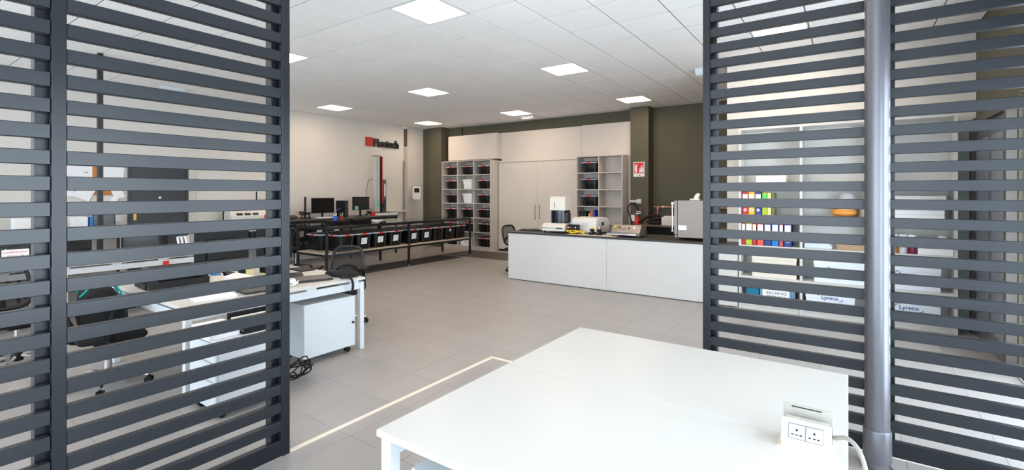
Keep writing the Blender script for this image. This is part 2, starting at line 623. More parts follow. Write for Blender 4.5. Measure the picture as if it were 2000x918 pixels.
# ------------------------------------------------------------------ slatted screens
PITCH, SH, SZ0 = 0.1135, 0.063, 0.216      # slat spacing, slat height, top of the lowest slat
def screen(label, axis, fixed, a, b, side, posts='ab', inner='ab'):
    """side: +1/-1 direction of the back of the screen along the fixed axis"""
    root = thing('slat_screen', label, 'screen', group='dark slatted partition screens')
    def bx(u0, u1, d0, d1, z0, z1):
        lo, hi = sorted((fixed + side * d0, fixed + side * d1))
        return (lo, hi, u0, u1, z0, z1) if axis == 'x' else (u0, u1, lo, hi, z0, z1)
    top = CEIL - .004
    for u, q in ((a, 'a'), (b - .05, 'b')):
        if q in posts:
            part('post', box(*bx(u, u + .05, 0, .045, 0, top)), SATINP, root, .002)
        if q in inner:
            iu = (u, u + .085) if u == a else ((u - .035, u + .048) if 'b' in posts else (u + .008, u + .09))
            part('inner_post', box(*bx(*iu, .062, .13, 0.0, top)), SATINP, root, .002)
    if 'b' not in posts:
        b += .049
    part('bottom_rail', box(*bx(a + .05, b - .05, .004, .044, 0, .098)), SATINP, root, .002)
    part('top_rail', box(*bx(a + .05, b - .05, .004, .044, top - .1, top)), SATINP, root, .002)
    n = int((top - .11 - SZ0) / PITCH) + 1
    me = box(*bx(a + .05, b - .05, .005, .046, -SH, 0)).mesh('slat', .0025)
    for k in range(n):
        link('slat', me, SLAT, root, (0, 0, SZ0 + k * PITCH))
    return root
SATINP = mat('post_paint', (22, 26, 32), 0.32, spec=0.42, var=0.08, scale=4, stretch=(4, 4, .6))
screen('dark slatted screen whose end post borders the opening, beside the cable tangle', 'x', -2.845, .564, 1.655, -1, 'ab', 'b')
screen('dark slatted screen cut off by the edge nearest the chairs and dark door', 'x', -2.845, -1.2, .563, -1, 'a', 'ab')
screen('dark slatted screen between the white counter and the round grey pole', 'y', 3.735, -.885, .147, 1, 'ab', 'a')
screen('dark slatted screen to the side of the round grey pole, before the dark door', 'y', 3.735, .152, X1 - .004, 1, 'ab', 'a')

# round pole standing in a collar, in front of the screens
pc = (0.139, 3.545)
pole = thing('round_pole', 'round grey metallic pole in a wide collar beside the white table', 'pole', (*pc, 0))
part('pipe', MB().cyl((0, 0, .2), (0, 0, CEIL - .01), .0615, n=40), PIPEM, pole, smooth=True)
part('collar', MB().lathe((0, 0, 0), [(.066, .045), (.0695, .06), (.0695, .228), (.0665, .236)], 40), PIPEM, pole, smooth=True)
part('foot', MB().lathe((0, 0, 0), [(.08, 0), (.08, .008), (.058, .012), (.058, .05)], 40), PIPEM, pole, smooth=True)

# ------------------------------------------------------------------ white double table in front
TX0, TX1, TYa, TYm, TYb = -1.436, 0.0, 1.172, 2.003, 2.829
TH = .74
tb = thing('white_table', 'large white double table with a seam across its top, nearest the camera', 'table', (0, 0, 0))
part('tabletop', box(TX0, TX1, TYa, TYm - .0015, TH - .025, TH), WHITE, tb, .0015)
part('tabletop', box(TX0, TX1, TYm + .0015, TYb, TH - .025, TH), WHITE, tb, .0015)
for x in (TX0 + .012, TX1 - .062):
    for y in (TYa + .012, TYb - .062):
        part('leg', box(x, x + .05, y, y + .05, 0, TH - .035), WSTEEL, tb, .003)
    part('end_beam', box(x, x + .05, TYa + .062, TYb - .062, TH - .095, TH - .035), WSTEEL, tb, .003)
for y in (TYa + .17, TYb - .22):
    part('cross_beam', box(TX0 + .062, TX1 - .062, y, y + .05, TH - .085, TH - .035), WSTEEL, tb, .003)
for x in (TX0 + .05, TX1 - .1):
    for y in (TYa + .05, TYm - .1, TYm + .05, TYb - .1):
        part('spacer', box(x, x + .03, y, y + .04, TH - .036, TH - .025), WSTEEL, tb)
part('cable_tray', MB().box(-1.315, -.15, 1.235, 1.60, .60, .608).box(-1.315, -.15, 1.592, 1.60, .608, .66)
     .box(-1.30, -1.28, 1.5, 1.55, .608, TH - .025).box(-.2, -.18, 1.5, 1.55, .608, TH - .025), WSTEEL, tb)

# pop-up socket block on the table seam
pb = thing('power_socket_block', 'white pop-up power block with two sockets on the table seam', 'power socket', (-.118, 1.99, TH))
IVORY = mat('ivory_plastic', (190, 187, 178), 0.4, var=0.01)
SOCK = mat('socket_white', (204, 206, 211), 0.25, var=0)
GR = mat('socket_grey', (120, 126, 136), 0.4)
tilt = math.radians(12)
def tl(mb):
    m = Matrix.Translation((0, -.085, 0)) @ Matrix.Rotation(-tilt, 4, 'X')
    mb.v = [tuple(m @ Vector(v)) for v in mb.v]
    return mb
part('faceplate', tl(box(-.075, .073, -.004, .01, .001, .098)), IVORY, pb, .0015)
part('body', box(-.066, .064, -.06, -.004, .0, .082), IVORY, pb, .002)
sf = part('socket_frame', tl(box(-.052, .050, -.007, -.004, .034, .084)), GR, pb, .001)
for k, cx in enumerate((-.0265, .0245)):
    so = part('socket', tl(box(cx - .0235, cx + .0235, -.010, -.007, .037, .081)), SOCK, pb, .001)
    h = MB()
    h.box(cx - .003, cx + .003, -.0112, -.0102, .061, .069)
    for dx in (-.013, 0, .012):
        h.box(cx + dx - .004, cx + dx + .004, -.0112, -.0102, .047, .051)
    part('socket_holes', tl(h), BLACK, so)
part('flap', box(-.075, .075, .014, .022, .0, .115), mat('ivory_flap', (168, 164, 156), 0.45, var=0), pb, .0015)
part('flap_slot', box(-.05, .042, .0128, .014, .107, .1105), BLACK, pb)
part('rim', box(-.085, .085, -.095, .03, .0002, .0016), mat('rim_cream', (240, 226, 208), 0.5, var=0), pb)
solo('power_cable', MB().tube(spline([(.078, .012, .03), (.12, -.03, .055), (.155, -.09, .03), (.17, -.15, -.06), (.17, -.19, -.25), (.16, -.18, -.5), (.17, -.2, -.73)], 8), .007, 10),
     mat('grey_cable', (160, 156, 150), 0.5), 'grey power cable from the socket block running down past the table edge', 'cable', loc=(-.118, 1.99, TH), smooth=True)

# ------------------------------------------------------------------ storage bins
def make_bin(label, group, wx, dy, h, paper=False, col=BINBLK, lidm=None, latch=True):
    """front faces -Y; wx wide, dy deep, h high, origin centre of the bottom"""
    t = thing('storage_bin', label, 'storage bin', group=group)
    a, b = wx / 2, dy / 2
    lid = h - .035
    part('tub', MB().taper(-a + .015, a - .015, -b + .015, b - .015, 0, lid, .025, .025), col, t, .012, 2, True)
    if latch:
        for sx in (-1, 1):
            for off in (.07,):
                x = sx * (a - off)
                rib = MB().add([(x - .014, -b + .036, .01), (x + .014, -b + .036, .01), (x + .014, -b + .008, lid - .01), (x - .014, -b + .008, lid - .01),
                         (x - .014, -b + .06, .01), (x + .014, -b + .06, .01), (x + .014, -b + .04, lid - .01), (x - .014, -b + .04, lid - .01)],
                        [(0, 1, 2, 3), (7, 6, 5, 4), (0, 4, 5, 1), (1, 5, 6, 2), (2, 6, 7, 3), (3, 7, 4, 0)])
                part('corner_rib', rib, BINEDGE, t)
    part('rim', MB().box(-a, a, -b, b, lid - .004, lid + .018), lidm or LIDGREY, t, .006, 2, True)
    part('lid', MB().taper(-a + .01, a - .01, -b + .01, b - .01, lid + .018, h, -.0, -.0), mat('lid_dark', (34, 36, 41), 0.4) if latch else col, t, .008, 2, True)
    if latch:
        for y0, y1 in ((-b - .006, -b + .02), (b - .02, b + .006)):
            part('latch', box(-.045, .045, y0, y1, lid - .016, lid + .024), RED, t, .004)
        for x0, x1 in ((-a - .006, -a + .02), (a - .02, a + .006)):
            part('latch', box(x0, x1, -.045, .045, lid - .016, lid + .024), RED, t, .004)
    if paper:
        m = MB().add([(-.07, -b + .030, h * .30), (.07, -b + .030, h * .30), (.07, -b + .0115, h * .68), (-.07, -b + .0115, h * .68),
                      (-.07, -b + .031, h * .30), (.07, -b + .031, h * .30), (.07, -b + .0125, h * .68), (-.07, -b + .0125, h * .68)],
                     [(0, 1, 2, 3), (7, 6, 5, 4), (0, 4, 5, 1), (1, 5, 6, 2), (2, 6, 7, 3), (3, 7, 4, 0)])
        part('paper_label', m, PRINT, t)
    return t
def drop(t):
    """bins already placed keep; used to move a first copy"""
    return t

GB = 'black bins with red latches under the glass bench'
ordn = ['first', 'second', 'third', 'fourth', 'fifth', 'sixth', 'seventh', 'eighth', 'ninth']
ys = [5.80 + .413 * k for k in range(4)] + [7.62 + .408 * k for k in range(5)]
ys[4:] = [7.565 + .397 * k for k in range(5)]
BW, BD, BH = .383, .43, .335
bin_plain = bin_lab = None
FRONT = R(90)                       # facing +X
for k, y in enumerate(ys):
    lab_on = k in (1, 2, 3, 4, 5)
    tail = 'with a printed sheet' if lab_on else 'without any sheet'
    lab = 'black bin %s, %s from the mesh chair, front row under glass bench' % (tail, ordn[k])
    loc = (-8.175, y, .482)
    if lab_on:
        if bin_lab is None:
            bin_lab = make_bin(lab, GB, BW, BD, BH, True)
            bin_lab.location, bin_lab.rotation_euler = loc, (0, 0, FRONT)
        else:
            dup(bin_lab, loc, FRONT, lab)
    else:
        if bin_plain is None:
            bin_plain = make_bin(lab, GB, BW, BD, BH)
            bin_plain.location, bin_plain.rotation_euler = loc, (0, 0, FRONT)
        else:
            q = dup(bin_plain, loc, FRONT, lab)
            if k == 7:
                part('paper_label', box(-.028, .028, -BD / 2 + .012, -BD / 2 + .018, .19, .25), PRINT, q)
                q['label'] = 'black red-latched bin with a tiny square sticker in the front row under glass bench'
for k, y in enumerate(ys):
    dup(bin_plain, (-8.618, y - (.125 if k < 4 else 0), .482), FRONT, 'black bin, %s from the mesh chair, rear row under the glass bench' % ordn[k])

# ------------------------------------------------------------------ glass topped bench
gb = thing('glass_bench', 'long black steel bench with a glass top and a bin shelf', 'bench')
bx0, bx1, by0, by1 = -8.84, -7.85, 5.27, 9.40
for x in (bx0, bx1 - .045):
    for y in (by0, 7.29, by1 - .045):
        lg = part('leg', box(x, x + .045, y, y + .045, .05, .978), SATIN, gb, .003)
        part('foot', MB().lathe((x + .0225, y + .0225, 0), [(.022, 0), (.022, .014), (.009, .02), (.009, .05)], 12), CHROME, lg, smooth=True)
for z0, z1, nm in ((.93, .978, 'top_rail'), (.425, .465, 'shelf_rail')):
    part(nm, box(bx0, bx0 + .045, by0 + .045, by1 - .045, z0, z1), SATIN, gb, .002)
    part(nm, box(bx1 - .045, bx1, by0 + .045, by1 - .045, z0, z1), SATIN, gb, .002)
    for y in (by0, by1 - .045):
        part(nm, box(bx0 + .045, bx1 - .045, y, y + .045, z0, z1), SATIN, gb, .002)
part('glass_top', box(bx0, bx1, by0, by1, .980, .990), GLASS, gb)
part('bin_shelf', box(bx0 + .01, bx1 - .005, by0 + .01, by1 - .01, .465, .481), mat('beech_board', (196, 180, 162), 0.55, var=0.05, scale=4), gb, .001)

# things on the glass
solo('flat_black_box', MB().box(-.22, .22, -.13, .13, 0, .05).box(-.215, .215, -.125, .125, .05, .055), BLACK, 'flat black box with pen cups on the glass bench', 'box', loc=(-8.62, 6.05, .9905), rotz=R(96), bevel=.004)
solo('flat_black_box', MB().box(-.2, .2, -.13, .13, 0, .06).box(-.02, .02, -.135, -.13, .02, .04), BLACK, 'flat black box beside the pen cup box, further along the glass bench', 'box', loc=(-8.62, 6.6, .9905), rotz=R(88), bevel=.004)
def cup(label, loc, col, pens):
    c = thing('pen_cup', label, 'cup', loc)
    part('cup', MB().lathe((0, 0, 0), [(.035, 0), (.042, .09), (.038, .09), (.033, .02)], 18), col, c, smooth=True)
    for k, m in enumerate(pens):
        a = k * 2.1
        part('pen', MB().cyl((.015 * math.cos(a), .015 * math.sin(a), .01), (.03 * math.cos(a), .03 * math.sin(a), .14 + .02 * (k % 2)), .006, n=8), m, c)
cup('blue cup with white pens on the flat black box', (-8.60, 5.98, 1.046), BLUE, [PAPER, PAPER, PAPER, LIDGREY])
cup('dark red cup of coloured pens on the flat black box', (-8.58, 6.12, 1.046), mat('maroon', (128, 20, 40), .5), [TEAL, PAPER, YELLOW, BLUE])
solo('paper_stack', MB().box(-.15, .15, -.1, .1, 0, .012).box(-.13, .16, -.09, .11, .012, .02), PRINTF, 'small loose paper stack beyond the black boxes on glass bench', 'papers', loc=(-8.66, 7.0, .991), rotz=.4)

# ------------------------------------------------------------------ wall bench with computers
def wall_bench(label, ya, yb, legs):
    t = thing('wall_bench', label, 'bench')
    part('worktop', box(-10.74, -9.95, ya, yb, .985, 1.02), mat('grey_worktop', (92, 88, 84), 0.4, var=0.05), t, .003)
    part('front_rail', box(-9.99, -9.952, ya + .02, yb - .02, .93, .985), SATIN, t, .002)
    for y in legs:
        for x in (-10.72, -9.99):
            part('leg', box(x, x + .038, y, y + .038, 0, .985 if x < -10.5 else .93), SATIN, t, .002)
    part('lower_shelf', box(-10.68, -9.99, ya + .06, yb - .06, .50, .52), mat('grey_shelf', (120, 116, 112), 0.5), t, .002)
    return t
wall_bench('dark wall bench with computers below the black lettering', 4.42, 8.85, (4.45, 5.9, 7.35, 8.78))
wall_bench('dark wall bench with papers beside the dark door', .2, 3.05, (.25, 1.6, 2.98))
WB = 1.0205
GW = 'black labelled bins on the lower shelf of the wall bench'
wb0 = None
for k, y in enumerate((4.72, 5.18, 5.64, 6.10, 6.56, 7.02)):
    lab = 'black labelled bin, %s along the wall bench shelf from the dark door' % ordn[k]
    if wb0 is None:
        wb0 = make_bin(lab, GW, .42, .5, .34, True)
        wb0.location, wb0.rotation_euler = (-10.28, y, .5205), (0, 0, FRONT)
    else:
        dup(wb0, (-10.28, y, .5205), FRONT, lab)

def monitor(label, loc, rotz, w_, h_, lift, cat='monitor'):
    t = thing('monitor', label, cat, loc, rotz)
    part('housing', MB().box(-w_ / 2, w_ / 2, -.012, .012, lift, lift + h_).box(-w_ * .3, w_ * .3, .012, .04, lift + h_ * .2, lift + h_ * .8), BLACK, t, .004)
    part('display', box(-w_ / 2 + .014, w_ / 2 - .014, -.0135, -.012, lift + .02, lift + h_ - .014), SCREEN, t)
    part('neck', box(-.025, .025, .012, .035, .01, lift + h_ * .3), BLACK, t, .003)
    part('base', MB().prism([(-.11, -.08), (.11, -.08), (.13, .06), (.09, .1), (-.09, .1), (-.13, .06)], 'z', 0, .012), BLACK, t, .003)
    return t
monitor('wide black monitor under the black lettering, on wall bench', (-10.27, 6.80, WB), FRONT, .60, .36, .11)
monitor('black monitor with a teal note, next to the test machine column', (-10.05, 7.72, WB), FRONT, .50, .33, .16)
solo('sticky_note', box(-.05, .05, -.001, .001, 0, .09), mat('teal_note', (110, 190, 170), .7, var=0), 'pale teal sticky note stuck on the monitor beside the test column', 'note', loc=(-10.034, 7.58, 1.19), rotz=FRONT)
def tower(label, loc, rotz, wx, dy, h):
    t = thing('computer_tower', label, 'computer', loc, rotz)
    part('case', box(-wx / 2, wx / 2, -dy / 2, dy / 2, 0, h), BLACK, t, .004)
    part('front_panel', box(-wx / 2 + .008, wx / 2 - .008, -dy / 2 - .008, -dy / 2, .015, h - .015), DARKGREY, t, .003)
    part('power_button', MB().cyl((0, -dy / 2 - .011, h * .7), (0, -dy / 2 - .008, h * .7), .009, n=12), LIDGREY, t)
    part('drive_slot', box(-wx * .3, wx * .3, -dy / 2 - .0095, -dy / 2 - .008, h * .8, h * .82), BLACK, t)
tower('slim black computer tower between the two monitors on wall bench', (-10.2, 7.28, WB), FRONT, .10, .36, .40)
def keyboard(label, loc, rotz, base=BLACK, key=DARKGREY):
    t = thing('keyboard', label, 'keyboard', loc, rotz)
    part('base', MB().prism([(-.07, 0), (.07, 0), (.07, .022), (-.07, .012)], 'x', -.22, .22), base, t, .003)
    k = MB()
    for r in range(5):
        for c in range(15):
            x, y = -.205 + c * .0275, -.055 + r * .024
            k.box(x, x + .023, y, y + .019, .013 + .0017 * r, .019 + .0017 * r)
    part('keys', k, key, t)['kind'] = 'stuff'
keyboard('white keyboard under the wide black monitor', (-10.05, 6.72, WB), FRONT, BEIGE, PAPER)
# rod stand, cables and small devices
st = thing('rod_stand', 'black rod stand with a clamp on wall bench near the screen post', 'stand', (-10.2, 6.30, WB))
part('base_plate', box(-.12, .12, -.08, .08, 0, .025), SATIN, st, .003)
part('rod', box(-.015, .015, -.02, .02, .025, .50), SATIN, st, .002)
part('clamp', MB().box(-.03, .03, -.035, .12, .09, .14).cyl((0, .1, .08), (0, .1, .0), .02), BLACK, st, .003)
def tangle(name, label, loc, n, rad, hgt, r, m, seed, cat='cable'):
    rr = random.Random(seed)
    pts = []
    for k in range(n):
        a = k * 1.15 + rr.uniform(-.4, .4)
        q = rad * rr.uniform(.45, 1)
        pts.append((q * math.cos(a), q * math.sin(a) * .8, r + rr.uniform(0, hgt)))
    return solo(name, MB().tube(spline(pts, 6), r, 6), m, label, cat, loc=loc, smooth=True)
tangle('cable_tangle', 'black cable loops beside the rod stand on wall bench', (-10.5, 6.42, WB), 22, .10, .16, .007, RUBBER, 3)
tangle('cable_tangle', 'tangled black and thin wires under the monitor with teal note', (-9.99 - .1, 7.98, WB), 24, .09, .14, .006, RUBBER, 4)
tangle('floor_cable_tangle', 'black cable tangle on the floor beside the screen post', (-3.93, 2.33, 0), 30, .17, .16, .0055, RUBBER, 5)
solo('patch_cable', MB().tube(spline([(-10.1, 6.92, WB + .01), (-10.1, 7.0, WB + .12), (-10.15, 7.12, WB + .19), (-10.2, 7.22, WB + .2)], 8), .008, 8), mat('blue_grey_cable', (120, 140, 165), .5),
     'blue-grey cable rising from the wall bench to the slim computer tower', 'cable', smooth=True)
bag = MB().prism([(-.14, 0), (.15, 0), (.16, .05), (.05, .09), (-.1, .06)], 'y', -.12, .12)
solo('crumpled_bag', bag, mat('dark_bag', (60, 52, 48), .6, var=.2, scale=14), 'crumpled dark bag at the wall bench end near the screen post', 'bag', loc=(-10.3, 5.98, WB), bevel=.02, seg=2)
solo('red_device', MB().box(-.05, .05, -.05, .05, 0, .10).cyl((0, 0, .10), (0, 0, .12), .03), RED, 'small red box at the foot of the test machine column', 'device', loc=(-10.1, 8.02 + .1, WB), bevel=.006)

# tensile test machine
tm = thing('test_machine', 'tall grey test machine column with red edge on wall bench', 'machine', (-10.28, 8.42, WB))
part('base', MB().box(-.2, .36, -.2, .40, 0, .07), BEIGE, tm, .006)
part('base_plate', box(-.19, .35, -.19, .39, .07, .085), SATIN, tm, .003)
part('column', MB().box(-.05, .08, -.12, .03, .085, 1.56), mat('machine_grey', (186, 184, 178), .45, var=.03), tm, .006)
part('column_cap', box(-.055, .085, -.125, .035, 1.56, 1.575), DARKGREY, tm, .003)
part('bellows', box(-.04, .09, .03, .085, .085, 1.56), BLACK, tm, .003)
part('red_trim', box(.03, .095, .085, .11, .3, 1.56), RED, tm, .003)
part('side_rail', box(-.02, .06, .17, .26, .085, .95), mat('rail_grey', (110, 108, 104), .4, metal=.3), tm, .004)
part('scale_plate', box(.06, .064, .185, .23, .5, .82), PAPER, tm)
part('grip', MB().cyl((.1, .15, .32), (.1, .15, .42), .04).cyl((.1, .15, .12), (.1, .15, .22), .04).box(.07, .13, .115, .185, .22, .26).box(.07, .13, .115, .185, .29, .32).cyl((.1, .15, .26), (.1, .15, .29), .012), DARKGREY, tm, smooth=True)
part('teal_sticker', box(.0805, .0815, -.08, .0, .20, .40), mat('teal_sticker', (110, 200, 180), .6, var=0), tm)
part('cable', MB().tube(spline([(.0, -.15, .95), (.02, -.3, .9), (.03, -.38, .6), (.03, -.35, .3), (.05, -.2, .12)], 8), .006, 6), RUBBER, tm, smooth=True)

# white ledge, service trunking, control panel on the white wall
solo('wall_ledge', MB().box(X0 + .001, X0 + .22, 8.98, 9.72, 1.06, 1.10).box(X0 + .001, X0 + .03, 8.98, 9.72, .9, 1.06), BEIGE, 'pale narrow ledge on the white wall between test machine and trunking', 'ledge', bevel=.006)
tr = thing('service_trunking', 'vertical pale trunking running from ceiling to floor beside the control panel', 'trunking', (X0, 9.86, 0))
part('duct', box(.001, .09, -.035, .035, 0.0, 2.98), mat('trunk_beige', (190, 181, 168), .5), tr, .004)
part('upper_duct', box(.001, .085, -.03, .03, 2.98, 3.50), mat('brown_duct', (86, 76, 66), .5), tr, .004)
part('ceiling_collar', box(.001, .12, -.05, .05, 3.50, CEIL - .003), BEIGE, tr, .004)
part('conduit', MB().cyl((.04, -.075, .6), (.04, -.075, 2.55), .014, n=10), mat('conduit_grey', (128, 122, 114), .5), tr, smooth=True)
cpn = thing('control_panel', 'pale wall control panel with dark screen on a bracket beside the trunking', 'control panel', (X0 + .24, 10.10, 1.44), R(62))
part('housing', MB().prism([(-.05, 0), (.05, .02), (.05, .36), (-.05, .36), (-.07, .14)], 'x', -.12, .12), BEIGE, cpn, .008, 2)
part('display', box(-.08, .08, -.0665, -.058, .16, .31), SCREEN, cpn, .002)
part('bracket', MB().box(-.03, .03, .05, .14, .15, .22).box(-.03, .03, .14, .268, .15, .22), BEIGE, cpn, .003)
part('cable', MB().tube(spline([(-.05, .04, .36), (-.1, .0, .42), (-.17, -.02, .36), (-.16, -.02, .22), (-.11, .0, .1)], 8), .008, 8), BEIGE, cpn, smooth=True)
part('lower_tray', box(-.10, .10, -.09, .05, -.03, .0), BEIGE, cpn, .004)

# lettering
lg = thing('company_sign', 'black raised letters reading Flextech with a red square on the wall', 'sign', (X0 + .001, 8.44, 2.87), FRONT)
part('red_square', box(0, .235, -.05, 0, .03, .27), mat('logo_red', (186, 20, 24), .45), lg, .002)
text('letters', 'Flextech', .30, lg, mat('logo_black', (16, 16, 17), .45), (.255, -.026, .035), .025, .009, squeeze=.90, spacing=.98)
part('tagline', box(.55, 1.12, -.004, 0, -.045, -.02), print_mat('tagline_print', (206, 200, 192), (150, 144, 138), 40, .5, 'X'), lg)

# ------------------------------------------------------------------ cube shelves with bins
def cubby(name, label, x0, x1, y0, y1, cols, rows, h, plinth=.085):
    t = thing(name, label, 'shelf')
    th = .022
    part('side', box(x0, x0 + th, y0, y1, 0, h), GREIGE, t, .001)
    part('side', box(x1 - th, x1, y0, y1, 0, h), GREIGE, t, .001)
    part('back', box(x0 + th, x1 - th, y1 - .012, y1, plinth, h - th), GREIGE, t)
    part('top', box(x0 + th, x1 - th, y0, y1, h - th, h), GREIGE, t, .001)
    part('plinth', box(x0 + th, x1 - th, y0 + .02, y0 + .04, 0, plinth), GREIGE, t)
    w_ = (x1 - x0 - 2 * th - (cols - 1) * th) / cols
    ph = (h - th - plinth) / rows
    for c in range(1, cols):
        x = x0 + th + c * w_ + (c - 1) * th
        part('divider', box(x, x + th, y0, y1 - .012, plinth + th, h - th), GREIGE, t, .001)
    for r in range(rows):
        for c in range(cols):
            x = x0 + th + c * (w_ + th)
            part('shelf_board', box(x, x + w_, y0 + .002, y1 - .012, plinth + r * ph, plinth + r * ph + th), GREIGE, t, .001)
    return [x0 + th + c * (w_ + th) + w_ / 2 for c in range(cols)], [plinth + r * ph + th + .0005 for r in range(rows)]
CX, CZ = cubby('cubby_shelf', 'tall greige cubby shelf of three columns filled with bins', -9.86, -8.04, 10.45, 10.86, 3, 6, 2.53)
DX, DZ = cubby('cubby_shelf', 'greige cubby shelf of two columns beside the pillar, mostly empty', -5.38, -4.21, 10.39, 10.76, 2, 6, 2.49)
GC = 'lidded bins in the cubby shelves'
cb = wbn = None
cname = ['left', 'middle', 'right']
rname = ['bottom', 'fifth', 'fourth', 'third', 'second', 'top']
for c in range(3):
    for r in range(6):
        white = c == 1 and r in (3, 4)
        loc = (CX[c] + (.045 if c == 0 else .05), 10.64, CZ[r])
        lab = '%s bin in the %s column, %s row of the three-column cubby shelf' % ('white open' if white else 'black red-latched', cname[c], rname[r])
        if c == 1 and r == 0:
            continue
        if white:
            if wbn is None:
                wbn = make_bin(lab, GC, .36, .34, .27, col=PAPER, lidm=PAPER, latch=False)
                wbn.location = loc
            else:
                dup(wbn, loc, 0, lab)
        elif cb is None:
            cb = make_bin(lab, GC, .415, .36, .265)
            cb.location = loc
        else:
            dup(cb, loc, 0, lab)
for r in (3, 4, 5):
    dup(cb, (DX[0] + .04, 10.56, DZ[r]), 0, 'black red-latched bin in the %s row of the two-column cubby shelf' % rname[r])
pb2 = thing('white_parcel', 'white parcel in the bottom row of the three-column cubby shelf', 'box', (CX[1], 10.63, CZ[0]))
part('box', box(-.2, .2, -.14, .14, 0, .2), PAPER, pb2, .003)
part('label', box(-.08, .08, -.1412, -.14, .05, .16), print_mat('pinkprint', (238, 226, 222), (200, 120, 120), 18, .4), pb2)
# folders in the two-column shelf, fourth row
fx = DX[0] - .25
for k, (wd, m, nm) in enumerate(((.065, BLACK, 'black'), (.065, SATIN, 'charcoal'), (.07, BLACK, 'black'), (.035, LIDGREY, 'pale grey'), (.075, ORANGE, 'orange'), (.06, BLUE, 'blue'))):
    hh = .27 if nm != 'pale grey' else .22
    if nm == 'blue':
        hh = .30
    pl = ['at the shelf side', 'beside the first black one', 'in the middle of the row', 'thin one', 'second from the divider', 'against the divider'][k]
    f = thing('folder', '%s folder %s, in the two-column cubby shelf' % (nm, pl), 'folder', (fx + wd / 2 + (.0 if k < 3 else .055), 10.55, DZ[2]), 0, 'folders in the two-column cubby shelf')
    part('cover', box(-wd / 2 + .002, wd / 2 - .002, -.12, .12, 0, hh), m, f, .003)
    part('spine_label', box(-wd * .3, wd * .3, -.1212, -.12, hh * .55, hh * .85), DARKGREY if nm in ('black', 'charcoal') else m, f)
    fx += wd

# closed cabinet
cab = thing('tall_cabinet', 'tall cream cabinet with two closed doors and long handles', 'cabinet')
part('carcass', box(-8.02, -5.43, 10.815, 10.925, .05, 2.455), CREAM, cab, .002)
part('plinth', box(-8.0, -5.45, 10.82, 10.9, 0, .05), BLACK, cab)
for a, b, hx in ((-8.015, -6.737, -6.80), (-6.733, -5.45, -6.665)):
    dr = part('door', box(a, b, 10.797, 10.815, .05, 2.44), CREAM, cab, .0015)
    part('handle', MB().box(hx - .007, hx + .007, 10.762, 10.772, .91, 1.30).box(hx - .006, hx + .006, 10.772, 10.797, .93, .945).box(hx - .006, hx + .006, 10.772, 10.797, 1.265, 1.28), STEEL, dr, .002)
part('top_trim', box(-8.03, -5.43, 10.78, 10.925, 2.455, 2.50), CREAM, cab, .002)

# ------------------------------------------------------------------ white counter and what stands on it
ct = thing('counter_unit', 'long white counter unit with two gloss front panels', 'counter')
GLOSS = mat('white_gloss', (206, 204, 202), 0.12, var=0.01, coat=.3)
part('front_panel', box(-5.24, -3.262, 7.36, 7.38, .012, .857), GLOSS, ct, .0015)
part('front_panel', box(-3.258, -1.275, 7.36, 7.38, .012, .857), GLOSS, ct, .0015)
part('end_panel', box(-5.24, -5.22, 7.381, 8.26, .0, .857), GLOSS, ct, .0015)
part('end_panel', box(-1.295, -1.275, 7.381, 7.72, .0, .857), GLOSS, ct, .0015)
part('carcass', box(-5.21, -1.5, 7.385, 8.2, .0, .85), DARKGREY, ct)
solo('worktop', MB().prism([(-5.25, 7.352), (-1.27, 7.352), (-1.27, 7.74), (-1.5, 7.74), (-1.5, 8.30), (-5.25, 8.30)], 'z', .858, .888), mat('dark_worktop', (48, 42, 38), .4, var=.08, scale=5), 'thin dark brown worktop lying on the white counter unit', 'worktop', bevel=.002)
CT = .8885
ins = thing('desktop_instrument', 'beige instrument with a black drum and tall hood on the counter', 'instrument', (-4.38, 7.83, CT), R(6))
part('base', MB().prism([(-.28, .03), (.26, .03), (.26, .15), (-.2, .17), (-.28, .13)], 'x', -.25, .20), BEIGE, ins, .012, 2)
for x in (-.22, .17):
    for y in (-.22, .2):
        part('foot', MB().cyl((x, y, 0), (x, y, .03), .022, n=12), RUBBER, ins)
part('front_groove', box(-.24, .19, -.283, -.279, .085, .092), DARKGREY, ins)
part('badge', box(.03, .15, -.284, -.28, .075, .1), DARKGREY, ins)
part('drum', MB().lathe((-.02, .05, .165), [(.175, 0), (.175, .235)], 28), mat('smoked_plastic', (24, 25, 38), .12, var=.1), ins, smooth=True)
part('side_port', box(.1, .17, -.08, .08, .19, .36), DARKGREY, ins, .004)
part('hood', MB().prism([(-.12, .40), (.2, .40), (.2, .63), (.16, .655), (-.09, .655), (-.12, .63)], 'x', -.17, .14), BEIGE, ins, .01, 2)
part('hood_slot', box(-.07, -.062, -.123, -.119, .44, .56), DARKGREY, ins)
ins2 = thing('analyser', 'low rounded white analyser box on the counter behind yellow cables', 'instrument', (-3.83, 8.02, CT), R(-4))
part('case', MB().prism([(-.25, .01), (.25, .01), (.25, .2), (.2, .26), (.1, .285), (-.2, .28), (-.25, .25)], 'x', -.28, .22), BEIGE, ins2, .015, 2)
for k in range(2):
    part('vent', box(-.28 + k * .2, -.14 + k * .2, -.254, -.249, .12, .2), LIDGREY, ins2)
part('side_mark', box(.2205, .2245, -.05, .03, .14, .2), DARKGREY, ins2)
mp = solo('paper_sheet', box(-.48, .42, -.16, .16, 0, .002), mat('beige_sheet', (214, 200, 184), .6), 'large beige sheet lying on the dark worktop under yellow cables', 'sheet', loc=(-3.55, 7.57, CT), rotz=-.02)
CS = CT + .0025
bb = thing('black_terminal_box', 'small black terminal box with plugs behind the yellow cables', 'box', (-4.0, 7.62, CS))
part('body', box(-.10, .10, -.05, .05, 0, .16), BLACK, bb, .004)
